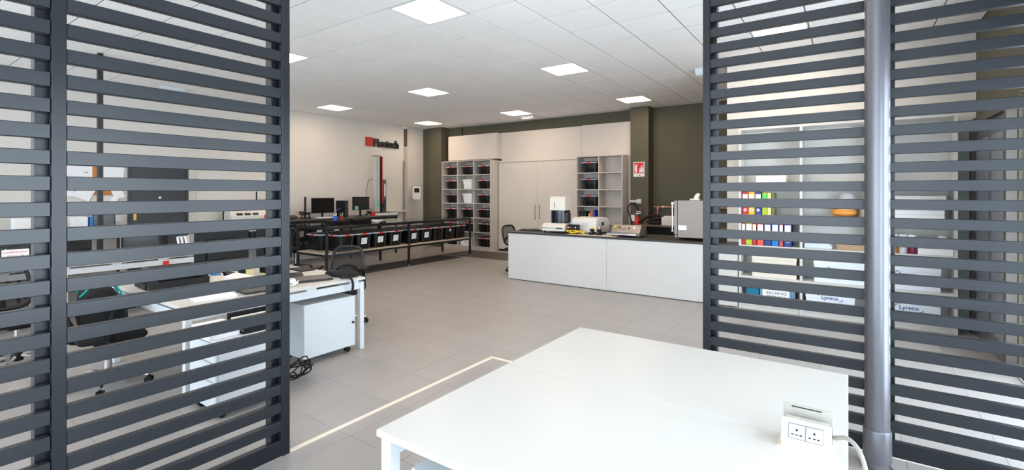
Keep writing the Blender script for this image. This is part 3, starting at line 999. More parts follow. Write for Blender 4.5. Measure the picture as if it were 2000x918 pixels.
for k in range(4):
    part('plug', MB().cyl((-.07 + .045 * k, -.066, .11), (-.07 + .045 * k, -.05, .11), .012, n=10), [LIDGREY, RED, DARKGREY, LIDGREY][k], bb)
rr = random.Random(9)
pts = [(-.12 + .3 * k / 16 + .05 * math.sin(k * 2.3), .045 * math.cos(k * 1.7) - .1, .008 + .06 * abs(math.sin(k * 1.1))) for k in range(17)]
solo('yellow_cable', MB().tube(spline(pts, 6), .007, 8), YELLOW, 'yellow test cable looped on the beige sheet', 'cable', loc=(-3.93, 7.61, CS), smooth=True)
for k, x in enumerate((-3.63, -3.50)):
    q = thing('clamp_fixture', ['black clamp with yellow tip beside the looped cable', 'black clamp with yellow tip beside the heat sealer'][k], 'clamp', (x, 7.60, CS), group='black clamps on the beige sheet')
    part('block', MB().box(-.045, .045, -.04, .04, 0, .05).box(-.03, .03, -.03, .03, .05, .1), BLACK, q, .004)
    part('tip', MB().cyl((0, 0, .1), (.01, 0, .15), .014, .008, 10), YELLOW, q)
    part('screw', MB().cyl((.0, -.055, .05), (.0, -.04, .05), .014, n=10), CHROME, q)
keyboard('black keyboard lying on the far counter end', (-4.98, 7.74, CT), R(8))
solo('white_notepad', box(-.12, .12, -.09, .09, 0, .02), PRINTF, 'white notepad beside the keyboard on the counter', 'notepad', loc=(-4.83, 8.08, CT), rotz=.3, bevel=.002)
solo('keypad_unit', MB().prism([(-.12, 0), (.12, 0), (.12, .14), (-.12, .04)], 'x', -.17, .17), mat('slate_plastic', (70, 72, 86), .5, var=.2, scale=20), 'slate coloured keypad unit behind the heat sealer', 'keypad', loc=(-3.30, 8.08, CT), bevel=.005)
# heat sealer
hs = thing('vacuum_sealer', 'stainless vacuum sealer with knobs and a chrome bar on the counter', 'sealer', (-3.03, 7.56, CT))
part('body', MB().prism([(0, .012), (.36, .012), (.36, .17), (.12, .19), (.03, .06), (0, .06)], 'x', -.25, .25), STEEL, hs, .004)
for x in (-.2, .2):
    for y in (.05, .3):
        part('foot', MB().cyl((x, y, 0), (x, y, .013), .02, n=12), RUBBER, hs)
part('chrome_bar', MB().box(-.29, .22, -.05, .0, .045, .062).cyl((-.29, -.045, .035), (.22, -.045, .035), .018, n=14), CHROME, hs, smooth=True)
def on_panel(x, t_, r, depth, m, nm):
    y, z = .03 + .09 * t_, .06 + .13 * t_
    n = Vector((0, -.13, .09)).normalized()
    p = Vector((x, y, z))
    part(nm, MB().cyl(p - n * .002, p + n * depth, r, r * .9, 14), m, hs, smooth=True)
on_panel(-.19, .68, .024, .018, mat('lime_button', (150, 190, 50), .3), 'green_button')
on_panel(-.12, .66, .018, .018, RED, 'red_button')
on_panel(-.05, .62, .026, .025, CHROME, 'dial')
on_panel(-.02, .58, .016, .02, STEEL, 'knob')
on_panel(.05, .6, .014, .01, BLACK, 'switch')
on_panel(.14, .64, .027, .012, LIDGREY, 'gauge')
part('wordmark', MB().add([(-.13, .031, .068), (.08, .031, .068), (.08, .042, .084), (-.13, .042, .084), (-.13, .036, .066), (.08, .036, .066), (.08, .047, .082), (-.13, .047, .082)],
     [(0, 1, 2, 3), (7, 6, 5, 4), (0, 4, 5, 1), (1, 5, 6, 2), (2, 6, 7, 3), (3, 7, 4, 0)]), print_mat('wordmark_print', (176, 172, 166), (40, 36, 34), 60, .55, 'X'), hs)
# stainless cabinet oven on the counter
ov = thing('steel_cabinet', 'stainless steel laboratory cabinet with side hinged door on the counter', 'cabinet', (-1.92, 7.56, CT))
part('housing', box(-.245, .27, 0, .52, .035, .61), STEEL, ov, .006, 2)
for x in (-.2, .22):
    for y in (.05, .46):
        part('foot', MB().cyl((x, y, 0), (x, y, .036), .024, n=12), RUBBER, ov)
dr = part('door', box(-.30, -.25, .0, .52, .08, .605), STEEL, ov, .006, 2)
part('seal', box(-.25, -.245, .005, .515, .085, .6), BLACK, ov)
part('handle', MB().cyl((-.32, -.02, .13), (-.32, -.02, .55), .011, n=12).box(-.33, -.30, -.03, .0, .12, .15).box(-.33, -.30, -.03, .0, .55, .58), CHROME, dr, smooth=True)
part('label', box(-.235, -.11, -.0012, 0, .155, .225), PRINTF, ov)
part('lower_panel', box(-.29, -.25, .005, .515, .036, .075), STEEL, ov, .002)
wd = thing('white_gadget', 'small white angled gadget on top of the steel cabinet', 'gadget', (-1.93, 7.66, CT + .6105))
part('base', box(-.07, .07, -.04, .04, 0, .025), BEIGE, wd, .004)
part('arm', MB().prism([(-.02, .025), (.05, .025), (.075, .10), (.04, .11), (.01, .09)], 'y', -.025, .025), BEIGE, wd, .004)
# bench behind the counter
rb = thing('rear_bench', 'low dark bench against the olive wall behind the steel cabinet', 'bench')
part('top', box(-3.64, -1.55, 9.75, 10.45, .915, .945), mat('brown_top', (104, 92, 82), .5, var=.05), rb, .002)
part('front', box(-3.58, -1.6, 9.85, 9.87, .02, .915), BLACK, rb)  # black sheet standing in for the shaded void under the bench top
for x in (-3.62, -1.62):
    part('leg', box(x, x + .05, 9.8, 9.845, 0, .915), SATIN, rb, .002)
    part('leg', box(x, x + .05, 10.38, 10.43, 0, .915), SATIN, rb, .002)
solo('white_carton', MB().box(-.16, .16, -.12, .12, 0, .17).box(-.12, .12, -.1, .1, .17, .19), BEIGE, 'white carton on the rear bench beside the steel cabinet', 'box', loc=(-2.99, 9.98, .9455), bevel=.004)
solo('black_hose', MB().tube(spline([(-.36, -.1, .03), (-.28, .0, .12), (-.1, .05, .18), (.05, .0, .16), (.1, -.05, .05), (-.05, -.1, .03), (-.2, -.02, .05), (-.05, .06, .1), (.1, .1, .04)], 8), .028, 10), RUBBER,
     'thick black hose coiled on the rear bench', 'hose', loc=(-3.28, 10.02, .948), smooth=True)
wp = thing('wall_pipes', 'copper and grey wall pipes with a valve above the rear bench', 'pipes', (-3.66, 10.9, 1.29))
COP = mat('copper', (186, 140, 112), .35, metal=.6, var=.1)
part('main_pipe', MB().cyl((0, 0, 0), (2.1, 0, 0), .02, n=12), COP, wp, smooth=True)
part('valve', MB().cyl((.1, -.02, 0), (.1, -.02, -.16), .016, n=10).cyl((.2, 0, 0), (.24, 0, 0), .03, n=12), LIDGREY, wp, smooth=True)
part('red_hose', MB().tube(spline([(.16, -.02, 0), (.1, -.06, -.1), (.02, -.06, -.22), (.06, -.06, -.33)], 8), .010, 8), RED, wp, smooth=True)
part('grey_hose', MB().tube(spline([(.1, -.03, -.16), (.1, -.07, -.25), (.02, -.08, -.33)], 8), .012, 8), mat('slate_hose', (110, 122, 130), .5), wp, smooth=True)

# extinguisher, sign and socket on the pillar
ex = thing('fire_extinguisher', 'red fire extinguisher with black hose hanging on the olive pillar', 'fire extinguisher', (-3.90, 10.48, .56))
part('cylinder', MB().lathe((0, 0, 0), [(.07, 0), (.085, .02), (.085, .42), (.07, .48), (.03, .52)], 24), RED, ex, smooth=True)
part('valve', MB().cyl((0, 0, .52), (0, 0, .58), .024).box(-.02, .09, -.015, .015, .58, .6).box(-.02, .1, -.012, .012, .62, .635), CHROME, ex, .002)
part('lever', MB().add([(-.04, -.012, .6), (.1, -.012, .70), (.1, .012, .70), (-.04, .012, .6), (-.04, -.012, .615), (.1, -.012, .72), (.1, .012, .72), (-.04, .012, .615)],
     [(0, 3, 2, 1), (4, 5, 6, 7), (0, 1, 5, 4), (1, 2, 6, 5), (2, 3, 7, 6), (3, 0, 4, 7)]), RED, ex)
part('hose', MB().tube(spline([(.05, -.03, .66), (-.03, -.05, .78), (-.13, -.05, .80), (-.19, -.05, .70), (-.16, -.06, .58), (-.10, -.09, .45), (-.09, -.095, .2)], 8), .013, 8), RUBBER, ex, smooth=True)
part('inspection_tag', box(-.11, -.02, -.088, -.086, .42, .56), PAPER, ex)
part('data_label', MB().add([(.0865 * math.sin(a), -.0865 * math.cos(a), z) for z in (.14, .36) for a in [(-.9 + .15 * i) for i in range(13)]],
     [(i, i + 1, 14 + i, 13 + i) for i in range(12)]), print_mat('ext_label', (170, 24, 30), (225, 200, 195), 12, .38), ex)
part('wall_bracket', box(-.05, .05, .085, .119, .3, .4), SATIN, ex, .002)
sg = thing('extinguisher_sign', 'red and white fire extinguisher sign on the olive pillar', 'sign', (-3.898, 10.598, 1.98))
part('plate', box(-.13, .13, -.004, 0, 0, .335), PAPER, sg, .001)
part('red_field', box(-.112, .112, -.006, -.004, .075, .318), mat('sign_red', (206, 26, 28), .5, var=0), sg)
part('extinguisher_symbol', MB().box(-.09, -.04, -.0075, -.006, .09, .22).box(-.08, -.05, -.0075, -.006, .22, .24).box(-.085, -.03, -.0075, -.006, .245, .262).box(-.098, -.088, -.0075, -.006, .16, .25).box(-.075, -.055, -.0075, -.006, .24, .285), PAPER, sg)
fl = MB()
for dx, h0, h1 in ((.02, .09, .2), (.045, .10, .26), (.07, .095, .28), (.09, .10, .22)):
    fl.add([(dx - .012, -.006, h0), (dx + .012, -.006, h0), (dx + .014, -.006, (h0 + h1) / 2), (dx + .004, -.006, h1), (dx - .008, -.006, (h0 + h1) / 2),
            (dx - .012, -.0075, h0), (dx + .012, -.0075, h0), (dx + .014, -.0075, (h0 + h1) / 2), (dx + .004, -.0075, h1), (dx - .008, -.0075, (h0 + h1) / 2)],
           [(5, 6, 7, 8, 9), (4, 3, 2, 1, 0)] + [(i, (i + 1) % 5, 5 + (i + 1) % 5, 5 + i) for i in range(5)])
part('flame_symbol', fl, PAPER, sg)
part('caption', MB().box(-.05, -.0, -.005, -.004, .025, .03).box(.01, .03, -.005, -.004, .02, .045), BLACK, sg)
so = thing('wall_socket', 'grey wall socket with a pale duct on the olive pillar', 'socket', (-3.88, 10.599, 1.37))
part('box', box(-.055, .055, -.06, 0, 0, .10), LIDGREY, so, .004)
part('cover', box(-.045, .045, -.068, -.06, .012, .088), mat('socket_lid', (206, 208, 212), .4), so, .003)
part('duct', box(-.23, -.055, -.03, 0, .025, .075), BEIGE, so, .002)

# ceiling fittings
def ceil_unit(name, label, cat, c, lx, ly, h, m=WSTEEL):
    t = thing(name, label, cat, (c[0], c[1], CEIL - .0005))
    part('housing', MB().taper(-lx / 2, lx / 2, -ly / 2, ly / 2, -h, 0, lx * .08, ly * .08), m, t, .003)
    part('lens', box(-lx * .38, lx * .38, -ly * .36, ly * .36, -h - .004, -h), PAPER, t, .001)
ceil_unit('emergency_light', 'small unlit emergency light on the ceiling above the dark door', 'light', (-10.29, 3.69), .14, .40, .05)
ceil_unit('emergency_light', 'white emergency light on the ceiling above the cabinet doors', 'light', (-6.68, 10.28), .40, .16, .07)
ceil_unit('alarm_unit', 'white alarm unit on the ceiling beside the slatted screen post', 'alarm', (-1.88, 8.0), .22, .3, .10)

# ------------------------------------------------------------------ white shelf behind the screen
SX0, SX1, SY0, SY1, SHT = -1.262, 1.02, 7.362, 7.748, 2.52
sh = thing('white_shelf', 'tall white open shelf of three bays behind the slatted screens', 'shelf')
th = .03
ups = [SX0, -.525, .235, SX1 - th]
for x in ups:
    part('upright', box(x, x + th, SY0, SY1, 0, SHT), WHITE, sh, .001)
zb = [.06, .43, .86, 1.275, 1.705, SHT - th]
for c in range(3):
    for z in zb:
        part('shelf_board', box(ups[c] + th, ups[c + 1], SY0 + .002, SY1 - .008, z, z + th), WHITE, sh, .001)
    part('back_panel', box(ups[c] + th, ups[c + 1], SY1 - .008, SY1, .09, SHT - th), WHITE, sh)
part('plinth', box(SX0 + th, SX1 - th, SY0 + .02, SY0 + .04, 0, .06), WHITE, sh)
Z1, Z2, Z3, Z4 = .4605, .8905, 1.3055, 1.7355
# small white carton, upper bay
solo('white_carton', MB().box(-.18, .18, -.12, .12, 0, .11).box(-.183, .183, -.123, .123, .07, .115), PAPER, 'flat white carton alone on the upper left bay of the white shelf', 'box', loc=(-.87, 7.53, Z4), bevel=.002)
def binder(x, z, w_, h_, m, label, top=None, ring=True, lab=None):
    b = thing('binder', label, 'binder', (x, SY0 + .175, z), 0, 'office binders on the white shelf')
    part('cover', box(-w_ / 2, w_ / 2, -.145, .145, 0, h_), m, b, .003)
    if lab is not None:
        part('spine_label', box(-w_ * .42, w_ * .42, -.1462, -.145, h_ * .45, h_ * .90), lab, b)
    if ring:
        part('finger_ring', MB().cyl((0, -.149, h_ * .22), (0, -.145, h_ * .22), w_ * .22, n=16), CHROME, b, smooth=True)
        part('finger_hole', MB().cyl((0, -.1495, h_ * .22), (0, -.149, h_ * .22), w_ * .14, n=14), BLACK, b, smooth=True)
LBL = print_mat('binder_label', (240, 240, 240), (160, 160, 170), 26, .40)
CR = mat('binder_red', (186, 38, 44), .45)
CYE = mat('binder_yellow', (240, 180, 40), .45)
CBL = mat('binder_navy', (38, 60, 130), .45)
CLI = mat('binder_lime', (176, 190, 40), .45)
CLI2 = mat('binder_pale_lime', (222, 222, 150), .45)
COR = mat('binder_coral', (226, 84, 60), .45)
CSK = mat('binder_sky', (30, 120, 190), .45)
COL2 = mat('binder_olive', (112, 116, 60), .5)
for x, w_, m, nm, h_ in ((-1.185, .078, CR, 'red', .325), (-1.103, .078, CYE, 'yellow', .325), (-1.021, .078, CBL, 'navy blue', .325), (-.942, .06, CLI, 'lime green', .315)):
    binder(x, Z3, w_, h_, m, '%s binder in the upper binder row of the white shelf' % nm, lab=LBL if nm != 'lime green' else mat('green_tag', (70, 220, 110), .6), ring=nm != 'lime green')
solo('catalogue', box(-.022, .022, -.13, .13, 0, .31), CLI2, 'pale lime catalogue at the end of upper binder row', 'catalogue', loc=(-.885, SY0 + .16, Z3), bevel=.002)
solo('catalogue', box(-.016, .016, -.13, .13, 0, .31), COL2, 'olive catalogue leaning at the end of upper binder row', 'catalogue', loc=(-.84, SY0 + .16, Z3), bevel=.002)
for x, w_, m, nm in ((-1.205, .045, CR, 'narrow red'), (-1.138, .078, CLI, 'lime green'), (-1.068, .05, CR, 'slim dark red'), (-.995, .078, COR, 'coral'), (-.905, .082, CBL, 'navy blue'), (-.815, .080, CSK, 'sky blue'), (-.742, .045, mat('binder_rose', (190, 80, 86), .5), 'rose'), (-.665, .085, CBL, 'wide navy')):
    binder(x, Z2, w_, .32, m, '%s binder with white label in the lower binder row' % nm, lab=LBL, ring=nm in ('wide navy',))
# bagged orange cushion
bagt = thing('bagged_roll', 'orange padded roll in a clear bag on middle bay of the white shelf', 'bag', (-.04, SY0 + .19, Z3))
part('roll', MB().lathe((0, 0, 0), [(.001, 0), (.1, .01), (.15, .04), (.155, .07), (.12, .1), (.001, .115)], 20), mat('orange_foam', (232, 160, 70), .6, var=.12, scale=14), bagt, smooth=True)
part('clear_bag', MB().lathe((.02, 0, .1), [(.12, 0), (.11, .1), (.08, .19), (.05, .215), (.01, .22)], 14), mesh_mat('clear_film', (225, 225, 228), .35), bagt, smooth=True)
solo('small_bag', MB().lathe((0, 0, 0), [(.05, 0), (.06, .04), (.045, .12), (.02, .2)], 12), mat('grey_film', (150, 140, 130), .3, var=.25, scale=25), 'crumpled grey bag beside the orange padded roll', 'bag', loc=(.168, SY0 + .06, Z3), smooth=True)
solo('blue_white_pack', MB().prism([(-.15, 0), (.15, 0), (.16, .03), (.13, .065), (-.15, .06)], 'y', -.1, .1), mat('pale_blue_pack', (206, 216, 232), .35), 'flat pale blue pack on the middle bay above the paper cartons', 'pack', loc=(-.325, SY0 + .14, Z2), bevel=.006)
solo('cardboard_tray', MB().box(-.17, .17, -.12, .12, 0, .01).box(-.17, .17, -.12, -.112, .01, .07).box(-.17, .17, .112, .12, .01, .07).box(-.17, -.162, -.112, .112, .01, .07).box(.162, .17, -.112, .112, .01, .07), CARD,
     'brown cardboard tray on the middle bay beside the round pole', 'tray', loc=(.05, SY0 + .15, Z2))
# right bay
sb = thing('white_case', 'stack of flat white cases on the bay next to the grey-green board', 'case', (.60, SY0 + .17, Z3))
part('lower_case', box(-.30, .31, -.15, .15, 0, .15), PAPER, sb, .003)
part('ridge', box(-.301, .311, -.153, -.15, .05, .055), LIDGREY, sb)
part('ridge', box(-.301, .311, -.153, -.15, .10, .105), LIDGREY, sb)
part('upper_case', box(-.31, .325, -.155, .15, .15, .275), WHITE, sb, .004)
for k, (x, m, nm) in enumerate(((.455, mat('amber', (190, 110, 30), .25), 'amber'), (.54, mat('milky', (206, 206, 206), .3), 'milky'), (.625, mat('wine', (120, 24, 60), .3), 'wine red'))):
    j = thing('jar', '%s jar with a white lid on the white shelf' % nm, 'jar', (x, SY0 + .09, Z2), 0, 'small jars on the white shelf')
    part('body', MB().lathe((0, 0, 0), [(.038, 0), (.04, .01), (.04, .165), (.034, .18)], 18), m, j, smooth=True)
    part('lid', MB().lathe((0, 0, 0), [(.039, .18), (.039, .218), (.035, .225)], 18), PAPER, j, smooth=True)
solo('white_tray_box', box(-.15, .16, -.13, .13, 0, .075), PAPER, 'low white box below the foil pouches beside the jars', 'box', loc=(.825, SY0 + .15, Z2), bevel=.003)
pou = MB()
rr = random.Random(4)
pp = [(-.13 + .26 * k / 10,   .03 + .13 * rr.uniform(.5, 1) if 0 < k < 10 else .01) for k in range(11)]
pou.prism([(-.13, 0)] + pp + [(.13, 0)], 'y', -.08, .08)
solo('foil_pouch', pou, mat('foil_print', (215, 218, 226), .25, var=.25, scale=22), 'crumpled pale foil pouches on the low white box', 'pouch', loc=(.82, SY0 + .14, Z2 + .0755), bevel=.006)
# paper cartons
def carton(x0, x1, z, h_, label, lidm, word=None, wordz=.5):
    c = thing('paper_carton', label, 'carton', ((x0 + x1) / 2, SY0 + .02, z), 0, 'paper cartons in the low bays of the white shelf')
    w2 = (x1 - x0) / 2
    part('body', box(-w2 + .005, w2 - .005, .004, .30, 0, h_), lidm, c, .002)
    part('lid', box(-w2, w2, 0, .305, h_ - .05, h_ + .003), lidm, c, .002)
    if word:
        text('wordmark', word, .066, c, CBL, (0, .0022 if h_ * wordz + .07 < h_ - .05 else -.0015, h_ * wordz), .0012, .001, 'CENTER')
        part('swoosh', MB().tube(spline([(-.125, .001, h_ * wordz + .035), (-.115, .001, h_ * wordz + .055), (-.09, .001, h_ * wordz + .06)], 6), .004, 6)
             .tube(spline([(.10, .001, h_ * wordz - .018), (.125, .001, h_ * wordz - .012), (.135, .001, h_ * wordz + .008)], 6), .004, 6), CBL, c)
    return c
PALEB = mat('white_carton', (226, 232, 240), .6, var=.015)
carton(-1.10, -.56, Z1, .29, 'cream carton in the lower left bay of the white shelf', mat('cream_carton', (226, 218, 204), .6))
carton(-.37, .17, Z1, .27, 'white paper carton in the middle bay, upper one', PALEB, 'Lyreco', .52)
carton(.30, .88, Z1, .27, 'white paper carton in the bay next to the grey-green board, upper one', PALEB, 'Lyreco', .60)
carton(-.46, .07, .0905, .21, 'white paper carton on the bottom board of the middle bay', PALEB, 'Lyreco', .735)
carton(.30, .88, .0905, .26, 'white paper carton on the bottom board next to the grey-green board', PALEB, 'Lyreco', .52)
ab = thing('archive_box', 'blue archive box with a white paper label in the bottom left bay', 'box', (-.80, SY0 + .02, .0905))
part('box', box(-.2, .22, 0, .28, 0, .24), mat('blue_grey_box', (104, 140, 168), .5, var=.15, scale=9), ab, .003)
part('label', box(-.165, .155, -.002, 0, .06, .22), PAPER, ab)
text('writing', 'ARCHIVIO', .055, ab, DARKGREY, (0, -.0028, .145), .0008, 0, 'CENTER')
text('writing', 'TECNICA', .055, ab, DARKGREY, (0, -.0028, .09), .0008, 0, 'CENTER')
solo('teal_box', MB().box(-.075, .075, 0, .26, 0, .19).box(-.075, .075, -.001, .26, .19, .225), mat('teal_card', (0, 110, 146), .5), 'small teal box beside the blue archive box', 'box', loc=(-1.09, SY0 + .03, .0905), bevel=.002)

# ------------------------------------------------------------------ office chairs
def make_chair(label, loc, rotz, group='office swivel chairs', arms=True, tall=0.0):
    c = thing('office_chair', label, 'chair', loc, rotz, group)
    part('seat', MB().prism([(-.24, .43), (-.22, .47), (.0, .485), (.2, .48), (.23, .45), (.2, .41), (-.2, .40)], 'x', -.245, .245), FABRIC, c, .02, 2, True)
    fr = []
    for k in range(24):
        a = 2 * math.pi * k / 24
        ex_ = 0.55
        x = .20 * math.copysign(abs(math.cos(a)) ** ex_, math.cos(a))
        v = math.copysign(abs(math.sin(a)) ** ex_, math.sin(a))
        z = .715 + .205 * v + tall
        x *= 1 - .06 * v
        fr.append((x, .24 + (z - .52) * .30 - .03 * (1 - (x / .22) ** 2), z))
    part('back_frame', MB().tube(fr, .018, 8, True), SATIN, c, smooth=True)
    nv = []
    nf = []
    n = len(fr)
    cx = Vector((0, .24 + .195 * .30 - .03, .715 + tall))
    net = MB()
    for k in range(n):
        nv.append(fr[k])
    for k in range(n):
        p = Vector(fr[k]).lerp(cx, .5)
        nv.append(tuple(p + Vector((0, .012, 0))))
    nv.append(tuple(cx + Vector((0, .02, 0))))
    for k in range(n):
        j = (k + 1) % n
        nf += [(k, j, n + j, n + k), (n + k, n + j, 2 * n)]
    net.add(nv, nf)
    part('back_net', net, NET, c, smooth=True)
    part('lumbar_support', MB().tube(spline([(-.17, .28, .58 + tall), (-.1, .305, .65 + tall), (0, .31, .68 + tall), (.1, .305, .65 + tall), (.17, .28, .58 + tall)], 6), .022, 8), BLACK, c, smooth=True)
    part('back_bracket', MB().tube(spline([(0, .06, .41), (0, .22, .41), (0, .285, .50), (0, .318, .64 + tall)], 6), .025, 8), BLACK, c, smooth=True)
    if arms:
        for sx in (-1, 1):
            ar = part('armrest', MB().prism([(-.14, .675), (.12, .68), (.13, .70), (.1, .715), (-.12, .712), (-.15, .695)], 'x', sx * .275 - .04, sx * .275 + .04), BLACK, c, .01, 2, True)
            part('arm_post', MB().tube(spline([(sx * .2, .02, .42), (sx * .275, .02, .44), (sx * .275, .02, .56), (sx * .275, -.01, .68)], 6), .02, 8), BLACK, ar, smooth=True)
    part('mechanism', MB().box(-.09, .09, -.1, .1, .36, .405).cyl((.09, 0, .385), (.2, -.02, .375), .008, n=8), BLACK, c, .005)
    part('gas_column', MB().cyl((0, 0, .22), (0, 0, .37), .018, n=14).cyl((0, 0, .10), (0, 0, .25), .028, n=16), CHROME, c, smooth=True)
    part('column_hub', MB().lathe((0, 0, .055), [(.045, 0), (.05, .03), (.035, .075)], 16), BLACK, c, smooth=True)
    for k in range(5):
        a = 2 * math.pi * k / 5 + .35
        d = Vector((math.cos(a), math.sin(a), 0))
        sp = part('base_arm', MB().tube([d * .03 + Vector((0, 0, .10)), d * .17 + Vector((0, 0, .088)), d * .30 + Vector((0, 0, .066))], .017, 8), CHROME if tall == 0 else BLACK, c, smooth=True)
        side = Vector((-d.y, d.x, 0))
        q = d * .30 + Vector((0, 0, .028))
        part('caster', MB().cyl(q - side * .026, q - side * .006, .0275, n=14).cyl(q + side * .006, q + side * .026, .0275, n=14).cyl(q - side * .01, q + side * .01, .012, n=8).cyl(q, q + Vector((0, 0, .035)), .007, n=8), BLACK, sp, smooth=True)
    return c
ch = make_chair('black mesh back office chair at the far end of the white desk', (-5.10, 3.62, 0), R(38))
def seat(loc, rz, label):
    return dup(ch, loc, rz, label)
seat((-5.10, 1.36, 0), R(172), 'black office chair carrying a backpack with teal piping, behind the slats')
seat((-6.35, 1.02, 0), R(100), 'black office chair in the aisle, cut off by the screen edge')
seat((-5.60, 8.28, 0), R(82), 'black mesh back chair peeking out behind the white counter end')
seat((-5.40, 9.06, 0), R(-6), 'mesh back chair behind the beige instrument with black drum')
seat((-9.50, 5.66, 0), R(-95), 'black office chair tucked in at the wall bench beside the rod stand')

# backpack on the chair seat
bp = thing('backpack', 'black backpack with teal piping resting on the office chair seat', 'backpack', (-5.10, 1.30, .487), R(172))
part('body', MB().prism([(-.14, 0), (.12, 0), (.14, .12), (.12, .30), (.05, .37), (-.07, .36), (-.14, .22)], 'x', -.17, .17), FABRIC, bp, .035, 3, True)
part('front_pocket', MB().prism([(-.18, .03), (-.13, .02), (-.13, .19), (-.17, .17)], 'x', -.13, .13), mat('dark_teal_panel', (22, 44, 52), .8), bp, .015, 2, True)
for x in (-.12, .12):
    part('piping', MB().tube(spline([(x, -.15, .02), (x, -.152, .2), (x, -.09, .365), (x, .04, .38), (x, .13, .3)], 6), .007, 8), TEAL, bp, smooth=True)
part('carry_loop', MB().tube(spline([(-.05, .06, .37), (-.03, .06, .41), (.03, .06, .41), (.05, .06, .37)], 6), .008, 8), TEAL, bp, smooth=True)

# ------------------------------------------------------------------ white desks on the left
def bench_desk(label, x0, x1, y0, y1, cuts=1):
    t = thing('office_desk', label, 'desk')
    xm = (x0 + x1) / 2
    for k in range(cuts):
        ya, yb = y0 + (y1 - y0) * k / cuts, y0 + (y1 - y0) * (k + 1) / cuts
        for a, b in ((x0, xm - .004), (xm + .004, x1)):
            part('tabletop', box(a, b, ya + .001, yb - .001, .716, .74), WHITE, t, .002)
    for x in (x0 + .005, x1 - .055):
        for y in [y0 + .01] + [y0 + (y1 - y0) * k / cuts - .025 for k in range(1, cuts)] + [y1 - .06]:
            part('leg', box(x, x + .05, y, y + .05, 0, .695), WSTEEL, t, .003)
        part('side_rail', box(x + .005, x + .045, y0 + .06, y1 - .06, .625, .695), WSTEEL, t, .003)
        m = 3 * cuts + 1
        for k in range(m):
            y = y0 + .06 + (y1 - y0 - .24) * k / (m - 1)
            part('spacer', box(x + .004, x + .046, y, y + .10, .695, .716), WSTEEL, t)
    for y in (y0 + .012, y1 - .058):
        part('end_rail', box(x0 + .055, x1 - .055, y, y + .045, .625, .695), WSTEEL, t, .003)
    return t
AX0, AX1, AY0, AY1 = -5.76, -4.125, 1.555, 3.225
BX0, BX1, BY0, BY1 = -9.3, -7.69, .0, 3.29
bench_desk('white double office desk whose corner shows beside the screen post', AX0, AX1, AY0, AY1)
bench_desk('long white office desk row behind the slats, before the dark door', BX0, BX1, BY0, BY1, 2)
def pedestal(label, x0, x1, y0, y1, h, front):
    t = thing('drawer_pedestal', label, 'pedestal', ((x0 + x1) / 2, (y0 + y1) / 2, 0), 0, 'white drawer pedestals')
    a, b = (x1 - x0) / 2, (y1 - y0) / 2
    part('body', box(-a, a, -b + (.02 if front else 0), b, .065, h - .02), WSTEEL, t, .002)
    part('top', box(-a - .002, a + .002, -b - .002, b + .002, h - .02, h), WSTEEL, t, .002)
    if front:
        zs = [.07, .07 + (h - .1) * .42, .07 + (h - .1) * .71, h - .022]
        for k in range(3):
            d = part('drawer', box(-a + .003, a - .003, -b, -b + .019, zs[k] + .004, zs[k + 1] - .004), WSTEEL, t, .002)
            part('pull', box(-a + .003, a - .003, -b - .003, -b, zs[k + 1] - .016, zs[k + 1] - .006), LIDGREY, d)
    else:
        part('edge_strip', box(-a - .001, -a + .016, -b - .001, -b + .0, .065, h - .02), LIDGREY, t)
        part('lock', MB().cyl((a, b * .9, .30), (a + .012, b * .9, .30), .012, n=12), BLACK, t, smooth=True)
    for sx in (-1, 1):
        for sy in (-1, 1):
            x, y = sx * (a - .05), sy * (b - .06)
            part('caster', MB().cyl((x - .022, y, .026), (x - .005, y, .026), .026, n=14).cyl((x + .005, y, .026), (x + .022, y, .026), .026, n=14).cyl((x - .006, y, .03), (x + .006, y, .03), .02, n=10).cyl((x, y, .03), (x, y, .066), .01, n=8), RUBBER, t, smooth=True)
    return t
pedestal('white pedestal on casters under the desk corner beside the opening', -4.555, -4.135, 2.545, 3.105, .567, False)
pedestal('white pedestal with drawers behind the lower slats carrying papers', -4.075, -3.655, 1.575, 2.09, .567, True)

# on the near pedestal
def letter_tray(label, loc, rotz, lv=1):
    t = thing('letter_tray', label, 'tray', loc, rotz)
    for k in range(lv):
        z = k * .065
        part('tray', MB().box(-.13, .13, -.17, .17, z, z + .006).box(-.13, -.124, -.17, .17, z + .006, z + .055).box(.124, .13, -.17, .17, z + .006, z + .055).box(-.124, .124, .164, .17, z + .006, z + .055), BLACK, t, .001)
        part('papers', box(-.11, .11, -.15, .15, z + .0065, z + .02), PRINTF, t)
    return t
letter_tray('two-level black letter tray on the near drawer pedestal', (-3.80, 1.945, .5675), R(0), 2)
solo('paper_stack', MB().box(-.15, .15, -.105, .105, 0, .045).box(-.14, .155, -.1, .11, .045, .07), PRINTF, 'thick stack of printed papers on the near drawer pedestal', 'papers', loc=(-3.86, 1.66, .5675), rotz=0)
